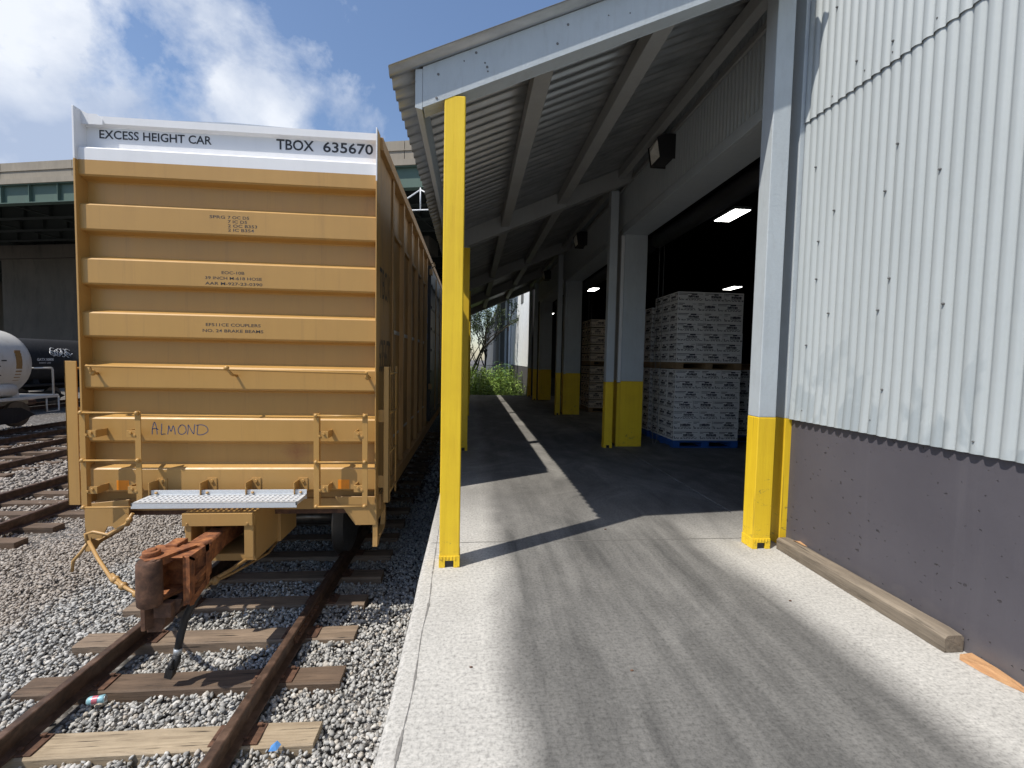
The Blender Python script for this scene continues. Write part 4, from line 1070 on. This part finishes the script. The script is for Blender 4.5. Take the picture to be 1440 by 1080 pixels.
g.cyl((cx-.01, 4.55, -.196), 'z', .035, .012, 12)
co = build('coupler', g, 'rust', bc, bevel=.006)
g = MB(); ring_body(g, [(4.13, cx-.13, cx+.15, -.47, -.16, .03), (4.05, cx-.19, cx+.16, -.50, -.145, .035), (3.99, cx-.20, cx+.12, -.49, -.15, .035)])
g.prism([(cx-.20, 4.0), (cx+.10, 4.0), (cx+.02, 3.86), (cx-.03, 3.74), (cx-.10, 3.70), (cx-.18, 3.76), (cx-.21, 3.9)], 'z', -.20, -.135)
g.prism([(cx-.20, 4.0), (cx+.08, 4.0), (cx-.0, 3.86), (cx-.05, 3.74), (cx-.12, 3.72), (cx-.18, 3.78), (cx-.21, 3.9)], 'z', -.53, -.47)
g.prism([(cx-.205, 4.0), (cx-.13, 4.0), (cx-.13, 3.86), (cx-.205, 3.84)], 'z', -.47, -.20)
g.box(cx-.12, cx-.02, 3.95, 4.1, -.17, -.11)
g.cyl((cx-.125, 3.80, -.12), 'z', .062, .05, 18); g.cyl((cx-.125, 3.80, -.09), 'z', .036, .02, 14)
build('coupler_head', g, 'rust', co, bevel=.012, seg=3)
g = MB(); g.smooth = True
kn = [(-.50, .075), (-.485, .088), (-.40, .092), (-.25, .09), (-.155, .088), (-.14, .076)]
n = 22; vs = []
for z, r_ in kn:
    for k in range(n):
        a = 2*math.pi*k/n; sx = 1.0; vs.append((cx-.085+math.cos(a)*r_*(1.0), 3.71+math.sin(a)*r_*.86, z))
g.add(vs, [(i*n+k, i*n+(k+1) % n, (i+1)*n+(k+1) % n, (i+1)*n+k) for i in range(len(kn)-1) for k in range(n)], True); g.add(vs[-n:], [tuple(range(n))], False); g.add(vs[:n], [tuple(range(n))[::-1]], False)
g.smooth = False; g.cyl((cx-.05, 3.70, -.138), 'z', .02, .012, 12)
build('knuckle', g, 'rust_dark', co)
g = MB(); ring_body(g, [(3.73, cx-.17, cx-.14, -.72, -.50, .006), (3.82, cx-.18, cx-.10, -.74, -.50, .01)])
g.box(cx-.08, cx+.05, 3.74, 3.86, -.62, -.50).prism([(cx-.18, -.50), (cx+.10, -.50), (cx+.06, -.60), (cx-.02, -.64), (cx-.06, -.76), (cx-.16, -.76)], 'y', 3.79, 3.93)
build('knuckle_pin', g, 'rust_dark', co, bevel=.006)
g = MB()   # guard arm as an open casting with webs
g.prism([(3.80, -.16), (3.80, -.55), (3.84, -.56), (3.855, -.20)], 'x', cx+.115, cx+.165)
g.prism([(3.80, -.16), (3.855, -.2), (4.06, -.2), (4.06, -.16)], 'x', cx-.02, cx+.165)
g.prism([(3.85, -.36), (4.05, -.33), (4.05, -.37), (3.85, -.40)], 'x', cx+.10, cx+.16)
g.prism([(3.84, -.52), (4.06, -.44), (4.06, -.49), (3.84, -.56)], 'x', cx+.10, cx+.16)
g.prism([(4.03, -.16), (4.06, -.16), (4.06, -.49), (4.03, -.49)], 'x', cx+.10, cx+.165)
build('guard_arm', g, 'rust', co, bevel=.01, seg=3)
# uncoupling lever
def rod(name, pts, r, mat, par=bc, n=8): return build(name, MB().tube(pts, r, n), mat, par)
g = MB().tube([(-3.63, 4.62, -.34), (-3.40, 4.42, -.42), (-3.08, 4.15, -.50), (-2.62, 3.90, -.56)], .016, 8).tube([(-3.12, 4.20, -.47), (-2.90, 4.04, -.51), (-2.60, 3.86, -.54)], .014, 8)
for p in ((-3.05, 4.14, -.49), (-2.93, 4.06, -.51), (-2.75, 3.96, -.53)): g.ball(p, .034, 8, 6)
g.tube([(-3.66, 4.64, -.36), (-3.70, 4.62, -.44), (-3.76, 4.60, -.52), (-3.77, 4.60, -.62)], .014, 8)
g.tube([(-3.66, 4.64, -.36), (-3.69, 4.66, -.28), (-3.62, 4.66, -.26), (-3.5, 4.68, -.30), (-3.35, 4.70, -.20), (-3.30, 4.72, -.10)], .016, 8)
g.box(-3.48, -3.30, 4.70, 4.712, -.23, -.14, rot=(0, -.7, 0)); g.ball((-3.32, 4.70, -.16), .03)
build('uncoupling_lever', g, 'car', bc)
# train-line pipe, angle cock and air hose
g = MB().tube([(-2.08, 5.0, -.45), (-2.10, 4.75, -.50), (-2.18, 4.30, -.50), (-2.25, 4.06, -.50)], .017, 8).tube([(-2.04, 5.0, -.50), (-2.06, 4.8, -.56), (-2.18, 4.35, -.55), (-2.27, 4.08, -.53)], .012, 8)
for p in ((-2.22, 4.12, -.51), (-2.27, 4.05, -.52), (-2.30, 4.08, -.50)): g.ball(p, .036, 8, 6)
g.box(-2.16, -2.06, 4.62, 4.64, -.46, -.28, rot=(0, .4, 0))
build('brake_pipe', g, 'rustyellow', bc)
g = MB().tube([(-2.28, 4.03, -.545), (-2.33, 4.00, -.63), (-2.385, 3.98, -.76), (-2.42, 3.97, -.90), (-2.44, 3.96, -1.03)], [.03, .031, .03, .03, .028], 12)
g.mat(1).tube([(-2.27, 4.035, -.525), (-2.29, 4.03, -.565)], .036, 12).tube([(-2.437, 3.963, -1.01), (-2.442, 3.96, -1.06)], .033, 10)
h_ = build('air_hose', g, ['rubber', 'galv'], bc)
g = MB().tube([(-2.442, 3.96, -1.05), (-2.45, 3.95, -1.12), (-2.47, 3.93, -1.19)], [.03, .036, .028], 10).box(-2.51, -2.45, 3.90, 3.96, -1.24, -1.14, rot=(.2, .3, 0)).cyl((-2.46, 3.92, -1.12), 'x', .04, .03, 12)
build('gladhand', g, 'rubber', h_)
# corner plates and stirrup steps
g = MB().prism([(XL+.0, -.02), (XL+.0, -.24), (XL+.06, -.36), (XL+.14, -.36), (XL+.20, -.24), (XL+.40, -.24), (XL+.40, .02)], 'y', YE+.005, YE+.02); build('corner_plate', g, 'car', bc, bevel=.003)
g = MB().prism([(XR-.40, .03), (XR-.20, -.26), (XR+.0, -.26), (XR+.0, .03)], 'y', YE+.02, YE+.035); g.box(XR-.0, XR+.012, YE+.02, YE+.5, -.24, .03); build('corner_plate', g, 'car', bc, bevel=.003)
def flatbar(pts, wx, th, name, mat='car'):
    g = MB(); vs = []
    for x, y, z in pts: vs += [(x, y-th, z), (x, y+th, z), (x+wx, y+th, z), (x+wx, y-th, z)]
    n = len(pts); g.add(vs, [(i*4+k, i*4+(k+1) % 4, (i+1)*4+(k+1) % 4, (i+1)*4+k) for i in range(n-1) for k in range(4)], False)
    g.add(vs[:4], [(3, 2, 1, 0)]); g.add(vs[-4:], [(0, 1, 2, 3)]); return build(name, g, mat, bc, bevel=.002)
for x in (XR-.03, XL-.02):
    g = MB(); g.prism([(YE+.03, -.2), (YE+.03, -.40), (YE+.02, -.50), (YE+.10, -.50), (YE+.14, -.46), (YE+.45, -.44), (YE+.5, -.36), (YE+.5, -.2), (YE+.47, -.2), (YE+.47, -.34), (YE+.43, -.41), (YE+.12, -.43), (YE+.07, -.40), (YE+.07, -.2)], 'x', x, x+.05); build('stirrup_step', g, 'car', bc, bevel=.003)
# trucks
def truck(y):
    for dy in (0, 1.78):
        g = MB(); g.smooth = True
        for s in (-1, 1):
            x = -2.42+s*.755
            g.tube([(x-.065*s, y+dy, ZR+.457), (x-.055*s, y+dy, ZR+.457), (x-.05*s, y+dy, ZR+.457), (x+.065*s, y+dy, ZR+.457)], [.487, .487, .46, .452], 36)
        g.cyl((-2.42, y+dy, ZR+.457), 'x', .08, 1.6, 16); build('wheelset', g, 'steel', bc)
    for s in (-1, 1):
        x = -2.42+s*.98
        g = MB().prism([(y-.25, -.62), (y-.1, -.48), (y+.6, -.30), (y+1.18, -.30), (y+1.88, -.48), (y+2.03, -.62), (y+1.8, -.72), (y+1.3, -.92), (y+.5, -.92), (y, -.72)], 'x', x-.07, x+.07)
        build('truck_frame', g, 'rust_dark', bc, bevel=.02)
    g = MB().box(-3.3, -1.54, y+.7, y+1.08, -.6, -.35); build('bolster', g, 'rust_dark', bc, bevel=.02)
truck(6.3); truck(18.8)

# ================================================================== TANK CARS
def tank_car(x, r, y0, y1, zc, mat, label, white):
    t = thing('tank_car', label, 'tank car', (x, (y0+y1)/2, ZR))
    g = MB(); g.smooth = True
    path = []; rr_ = []
    for k in range(9): a = k/8*math.pi/2; path.append((x, y0+.55*(1-math.sin(a)), zc)); rr_.append(max(.02, r*math.sin(a)**.75 if k else .02))
    # end domes: y rises as radius opens
    pa = [(x, y0+.55*(1-math.cos(k/8*math.pi/2)), zc) for k in range(9)]; ra = [max(.02, r*math.sin(k/8*math.pi/2)) for k in range(9)]
    pb = [(x, y1-.55*(1-math.cos(k/8*math.pi/2)), zc) for k in range(8, -1, -1)]; rb = [max(.02, r*math.sin(k/8*math.pi/2)) for k in range(8, -1, -1)]
    pp = []; q = []
    for a, b in zip(pa+pb, ra+rb):
        pp.append(a); q.append(b)
    g.tube(pp, q, 40); build('tank', g, mat, t)
    g = MB().box(x-1.2, x+1.2, y0-.5, y1+.5, ZR+.95, ZR+1.05).box(x-.25, x+.25, y0-.4, y1+.4, ZR+.7, ZR+.95); build('underframe', g, 'tankwhite' if white else 'tankblack', t, bevel=.01)
    for yy_ in (y0+1.2, y1-2.6, y1-.9):
        g = MB().prism([(x-1.05, ZR+1.05), (x+1.05, ZR+1.05), (x+.85, zc-.45), (x-.85, zc-.45)], 'y', yy_-.12, yy_+.12); build('saddle', g, 'tankwhite' if white else 'tankblack', t, bevel=.01)
    for yy_ in (y0+.6, y0+2.3, y1-2.3, y1-.6):
        g = MB()
        for s in (-1, 1): g.cyl((x+s*.75, yy_, ZR+.44), 'x', .44, .12, 24)
        g.cyl((x, yy_, ZR+.44), 'x', .08, 1.5, 12); build('wheelset', g, 'steel', t)
    for ya, yb in ((y0+.3, y0+2.6), (y1-2.6, y1-.3)):
        g = MB().prism([(ya, ZR+.4), (ya+.5, ZR+.68), (yb-.5, ZR+.68), (yb, ZR+.4), (yb-.6, ZR+.2), (ya+.6, ZR+.2)], 'x', x+.95, x+1.08); build('truck_frame', g, 'tankblack', t, bevel=.01)
    for ye in (y0-.35, y1+.35):
        g = MB().tube([(x+1.15, ye, ZR+1.05), (x+1.15, ye, ZR+1.95), (x+1.15, ye-.06, ZR+2.02), (x+1.15, ye-.7*(1 if ye > y0 else -1), ZR+2.02)], .03, 8).tube([(x-1.15, ye, ZR+1.05), (x-1.15, ye, ZR+2.0), (x+1.15, ye, ZR+2.0)], .025, 8)
        g.tube([(x+1.15, ye-.28, ZR+.98), (x+1.15, ye-.28, ZR+.45), (x+1.15, ye+.2, ZR+.45), (x+1.15, ye+.2, ZR+.98)], .025, 6); build('end_railing', g, 'tankwhite' if white else 'tankblack', t)
    g = MB().tube([(x-.05, y0+.6, ZR+.72), (x-.05, y0-.95, ZR+.72)], .1, 8).tube([(x-.05, y1-.6, ZR+.72), (x-.05, y1+.95, ZR+.72)], .1, 8); build('coupler', g, 'rust_dark', t)
    if white:
        g = MB(); g.smooth = True; g.tube([(x+.95, y1-2.1, ZR+1.30), (x+.95, y1-2.0, ZR+1.30), (x+.95, y1-.95, ZR+1.30), (x+.95, y1-.85, ZR+1.30)], [.1, .21, .21, .1], 16); g.smooth = False
        g.box(x+.75, x+1.1, y1-2.5, y1-2.15, ZR+1.05, ZR+1.6); build('air_reservoir', g, mat, t)
    return t
ZT = 1.02; XT = -16.3
tw = tank_car(XT, 1.16, 4.5, 17.6, ZT, 'tankwhite', 'dirty off-white tank car cut by the left picture edge', True)
g = MB()
for k, (a, b) in enumerate(((14.6, 16.4), (14.4, 16.2), (13.8, 16.3))):
    an = (.10, -.06, -.32)[k]
    for q in range(7):
        y_ = a+(b-a)*q/7; r_ = 1.163; g.box(XT+math.cos(an)*r_-.002, XT+math.cos(an)*r_+.002, y_, y_+(b-a)/11, ZT+math.sin(an)*r_-.02, ZT+math.sin(an)*r_+.02)
build('lettering', g, 'lettering', tw)
g = MB()
for k in range(10):
    an = -.5+k*.09; r_ = 1.165; g.box(XT+math.cos(an)*r_-.004, XT+math.cos(an)*r_+.002, 16.62, 16.82, ZT+math.sin(an)*r_, ZT+math.sin(an+.09)*r_+.005)
build('worn_patch', g, 'rustyellow', tw)
XT = -21.5; ZT = .86
tb = tank_car(XT, 1.2, 22.2, 36, ZT, 'tankblack', 'black tank car with white scrawl, behind the off-white tank car', False)
text('lettering', 'GATX 50808', (XT+1.215, 23.25, ZT+.14), (0, 1, 0), Z_, .85, .13, 'white_letter', tb, .03)
text('lettering', '84800 LBS', (XT+1.215, 23.35, ZT+.01), (0, 1, 0), Z_, .6, .07, 'white_letter', tb, .0)
g = MB(); rr_ = random.Random(11)
for k in range(8):
    c0 = (24.2+k*.13, ZT+.50+rr_.uniform(-.08, .1)); ra = rr_.uniform(.09, .19); p = []
    for q in range(14):
        a = q/13*rr_.uniform(4.5, 6.6)+k; yy_, zz_ = c0[0]+math.cos(a)*ra, c0[1]+math.sin(a)*ra*.9
        p.append((XT+math.sqrt(max(.01, 1.2**2-(zz_-ZT)**2))+.012, yy_, zz_))
    g.tube(p, .016, 5)
build('graffiti', g, 'white_letter', tb)
for s_ in (-.74, .74): rail(XT+s_, 14, 44, '%s rail under the black tank car' % ('far' if s_ < 0 else 'near'), z=ZR-.03)
g = MB().tube([(-20.05, 26.0, ZG), (-20.05, 26.0, 2.9)], .17, 12)  # pole added in place of a sunlit strip of distant building
for zz in (1.2, 3.1): g.box(-20.25, -19.85, 25.8, 26.2, zz*.8, zz*.8+.1)
tag(build('sunlit_strip_pole', g, 'whitepipe'), 'thin white pole standing in for a sunlit building strip behind the black tank car', 'pole')

# ================================================================== OVERPASS
ov = thing('overpass', 'road overpass of tan concrete parapet on green steel girders behind the rail cars', 'bridge', (-15, 28, ZG))
DV = Vector((1, -.248, 0)).normalized(); NV = Vector((.248, 1, 0)).normalized(); O0 = Vector((-27.8, 30, 0))
def bbox_(g, u0, u1, v0, v1, z0, z1):
    vs = [O0+DV*u+NV*v for u, v in ((u0, v0), (u1, v0), (u1, v1), (u0, v1))]
    vv = [(p.x, p.y, z) for z in (z0, z1) for p in vs]
    return g.add(vv, [(3, 2, 1, 0), (4, 5, 6, 7), (0, 1, 5, 4), (1, 2, 6, 5), (2, 3, 7, 6), (3, 0, 4, 7)], False)
U0, U1 = -60, 60; ZP = 12.43
g = MB()
for k in range(24):
    u = U0+k*5; bbox_(g, u+.015, u+4.985, -.0, .4, ZP-.95, ZP)
for k in range(24):
    u = U0+k*5; bbox_(g, u+.01, u+4.99, -.05, .0, ZP-.50, ZP-.44)
build('parapet', g, 'bridgeconc', ov)
g = MB(); bbox_(g, U0, U1, -.12, 26, ZP-1.25, ZP-.95); build('deck', g, 'bridgeconc', ov)  # unseen depth of the deck widened to darken the space below
for i, v in enumerate((.15, 2.6, 5.1, 7.6, 10.1, 12.6, 15, 17.5, 20, 22.5, 25)):
    g = MB(); zt = ZP-1.25; bbox_(g, U0, U1, v-.02, v+.02, zt-1.05, zt); bbox_(g, U0, U1, v-.22, v+.22, zt-1.10, zt-1.05); bbox_(g, U0, U1, v-.2, v+.2, zt-.05, zt-.001)
    for k in range(60): bbox_(g, U0+k*2, U0+k*2+.03, v-.2, v-.02, zt-1.05, zt-.05)
    build('girder', g, 'bridgegreen' if i == 0 else 'bridgeshade', ov)
g = MB()
for k in range(20):
    u = U0+k*6; bbox_(g, u, u+.12, .3, 25, ZP-1.7, ZP-1.55); bbox_(g, u, u+.12, .3, 25, ZP-2.3, ZP-2.2)
    for v in np.arange(.3, 24, 2.5):
        a = O0+DV*(u+.06)+NV*v; b = O0+DV*(u+.06)+NV*(v+2.3); g.tube([(a.x, a.y, ZP-2.25), (b.x, b.y, ZP-1.6)], .05, 4)
build('cross_frame', g, 'bridgeshade', ov)
g = MB(); bbox_(g, -60, 21, 26, 27, ZG-.3, ZP-1.0); build('abutment', g, 'pierconc', ov)
for (ua, ub) in ((-14, -3.2), (9, 12), (19.5, 22.5)):
    g = MB(); bbox_(g, ua, ub, 9, 10.4, ZG-.3, ZP-3.4); bbox_(g, ua-.8, ub+.8, 8.7, 10.7, ZP-3.41, ZP-2.36); build('pier', g, 'pierconc', ov)
g = MB()
def P3(u, v, z): p = O0+DV*u+NV*v; return (p.x, p.y, z)
for (u, z, u2, z2) in ((24.2, ZP-2.4, 24.2, ZP-3.5), (25.9, ZP-2.4, 25.9, ZP-3.5), (27.6, ZP-2.4, 27.6, ZP-3.5), (24.2, ZP-3.5, 28.2, ZP-3.5), (24.2, ZP-3.5, 25.9, ZP-2.5), (25.9, ZP-2.5, 27.6, ZP-3.4)): g.tube([P3(u, -.1, z), P3(u2, -.1, z2)], .035, 6)
build('catwalk_rail', g, 'whitepipe', ov)

# ================================================================== PLANTS, FENCE, LITTER
def leafquad(vs, fs, c, d, up, ln, wd):
    """a folded leaf of two triangles each side"""
    d = d.normalized(); s = d.cross(up)
    if s.length < 1e-3: s = Vector((1, 0, 0))
    s.normalize(); o = len(vs)
    vs += [c, c+d*ln*.5+s*wd*.5, c+d*ln, c+d*ln*.5-s*wd*.5]; fs.append((o, o+1, o+2, o+3))
def weeds():
    g = MB(); vs = []; fs = []; r_ = random.Random(21)
    for k in range(1100):
        x = r_.uniform(-1.2, 2.42); y = r_.uniform(19.1, 27.5); hh = r_.uniform(.7, 1.45)+(.45 if y > 21 else 0)+.35*mnoise.noise(Vector((x*1.3, y*.8, 3)))
        b = Vector((x, y, ZG)); tip = b+Vector((r_.uniform(-.18, .18), r_.uniform(-.18, .18), hh+.6))
        o = len(vs); s = Vector((.006, 0, 0)); vs += [b-s, b+s, tip+s*.4, tip-s*.4]; fs.append((o, o+1, o+2, o+3))
        for q in range(r_.randint(16, 26)):
            f = r_.uniform(.3, 1); c = b.lerp(tip, f); a = r_.uniform(0, 6.3)
            leafquad(vs, fs, c, Vector((math.cos(a), math.sin(a), r_.uniform(-.3, .7))), Vector((0, 0, 1)), r_.uniform(.08, .19), r_.uniform(.035, .08))
    g.add(vs, fs, False); return g
tag(build('weeds', weeds(), 'leaf'), 'thick green weeds growing past the end of the dock', 'weeds', kind='stuff')
def ailanthus(x, y, h, label, seed):
    r_ = random.Random(seed); t = thing('young_tree', label, 'plant', (x, y, ZG))
    top = Vector((x+.05, y, ZG+h)); g = MB().tube([(x, y, ZG), (x+.03, y, ZG+h*.5), tuple(top)], [.03, .022, .01], 6); build('stem', g, 'bark', t)
    vs = []; fs = []
    for k in range(15):
        a = k*2.4; f = .45+.55*k/14; c = Vector((x+.03, y, ZG+h*f)); ln = r_.uniform(.6, .9)*(1.2-.5*f)
        d = Vector((math.cos(a), math.sin(a), .5)); 
        for q in range(11):
            u = q/10; p = c+d*ln*u+Vector((0, 0, -.55*ln*u*u)); tang = (d+Vector((0, 0, -1.1*u))).normalized(); s = tang.cross(Vector((0, 0, 1))).normalized()
            for sd in (-1, 1): leafquad(vs, fs, p, s*sd+tang*.4+Vector((0, 0, -.25)), Vector((0, 0, 1)), .17*(1.1-.5*u), .06)
    g = MB(); g.add(vs, fs, False); build('fronds', g, 'leaf2', t)
ailanthus(1.35, 21.4, 2.75, 'young tree with feathery fronds standing in the weeds by the white wall', 4)
def bare_tree(x, y, h, label, seed, leafy):
    r_ = random.Random(seed); t = thing('tree', label, 'tree', (x, y, ZG)); g = MB(); g.smooth = True; vs = []; fs = []
    def br(p, d, ln, r0, lv):
        n = 4; pts = [p]; q = p
        for i in range(n):
            d = (d+Vector((r_.uniform(-.22, .22), r_.uniform(-.22, .22), r_.uniform(-.05, .16)))).normalized(); q = q+d*ln/n; pts.append(q)
        g.tube(pts, [r0*(1-.55*i/n) for i in range(n+1)], 6 if lv < 2 else 4, caps=False)
        if lv >= 3:
            for z in range(leafy):
                c = p.lerp(q, r_.random())+Vector([r_.uniform(-.12, .12) for _ in range(3)]); leafquad(vs, fs, c, Vector([r_.uniform(-1, 1) for _ in range(3)]), Vector((0, 0, 1)), .12, .07)
        if lv < 4:
            for k in range(r_.choice((2, 3, 3)) if lv else 4):
                s = pts[r_.choice((2, 3, 4))]; a = r_.uniform(0, 6.28); nd = (d+Vector((math.cos(a), math.sin(a), r_.uniform(-.1, .5)))*.75).normalized(); br(s, nd, ln*r_.uniform(.55, .8), r0*.5, lv+1)
    br(Vector((x, y, ZG)), Vector((.08, 0, 1)), h*.42, .13, 0)
    build('trunk', g, 'bark', t); g2 = MB(); g2.add(vs, fs, False); build('crown', g2, 'leaf3', t)
bare_tree(-.35, 27.0, 8.5, 'sparse leafed tree beyond the dock, seen under the canopy end', 9, 34)
bare_tree(.9, 40, 10, 'further thin tree between the dock and the shed', 19, 26)
bare_tree(-2.2, 46, 11, 'tree far beyond the rail cars, mostly hidden', 29, 9)
fn = thing('chainlink_fence', 'low chain link fence with metal posts behind the weeds', 'fence', (0, 29, ZG))
for x in np.arange(-6, 2.5, 1.6):
    build('fence_post', MB().tube([(x, 29, ZG), (x, 29, ZG+2.5)], .03, 8), 'galv', fn)
g = MB().tube([(-6, 29, ZG+2.5), (2.4, 29, ZG+2.5)], .022, 6)
for k in np.arange(-6, 2.4, .14): g.tube([(k, 29, ZG+.05), (min(k+2.4, 2.4), 29, ZG+.05+min(2.4, 2.4-k))], .005, 3, caps=False); g.tube([(k, 29, ZG+2.45), (min(k+2.4, 2.4), 29, ZG+2.45-min(2.4, 2.4-k))], .005, 3, caps=False)
build('mesh', g, 'galv', fn)
# crushed can between the rails
cn_ = thing('drink_can', 'crushed pale blue drink can lying on ballast beside the brown tie', 'can', (-2.96, 3.79, ZR-.165))
a = Vector((-3.01, 3.775, -1.305)); d = Vector((.118, .02, .004))
g = MB(); g.smooth = True; g.tube([a, a+d*.06, a+d*.1, a+d*.45, a+d*.6, a+d*.9, a+d*.95, a+d], [.024, .027, .031, .029, .026, .031, .027, .023], 18); build('can_body', g, 'bluepaint', cn_)
g = MB(); g.smooth = True; g.tube([a+d*.30+Vector((0, -.0005, .001)), a+d*.62+Vector((0, -.0005, .001))], [.0302, .0285], 18, caps=False); build('can_band', g, 'canred', cn_)
g = MB(); g.tube([a-d*.01, a+d*.03], .0245, 16).tube([a+d*.98, a+d*1.02], .0235, 16); build('can_rim', g, 'galv', cn_)
g = MB(); vs = [(-1.38, 3.19, -1.30), (-1.33, 3.20, -1.305), (-1.31, 3.235, -1.29), (-1.345, 3.255, -1.275), (-1.375, 3.225, -1.285), (-1.345, 3.22, -1.268)]
g.add(vs, [(0, 1, 5), (1, 2, 5), (2, 3, 5), (3, 4, 5), (4, 0, 5)], False); s0 = build('plastic_scrap', g, 'scrapblue'); s_ = s0.modifiers.new('t', 'SOLIDIFY'); s_.thickness = .003
tag(s0, 'small blue scrap of plastic on the ballast right of the right rail', 'litter')
# small debris on the dock floor
rr_ = random.Random(8)
for k, (x, y, s_, lab) in enumerate(((.79, 2.05, .006, 'tiny dark pebble on the pale concrete, centre foreground'), (.02, 2.12, .006, 'smallest dark pebble on the pale concrete near the dock edge'), (2.02, 2.62, .007, 'small dark pebble on the concrete near the timber'), (1.20, 3.86, .008, 'flat dark chip on the floor at the tip of the post shadow'))):
    g = MB(); g.ball((x, y, s_*.5), s_, 7, 5, (1.5, .9, .6)); tag(build('pebble', g, 'rust_dark'), lab, 'pebble')
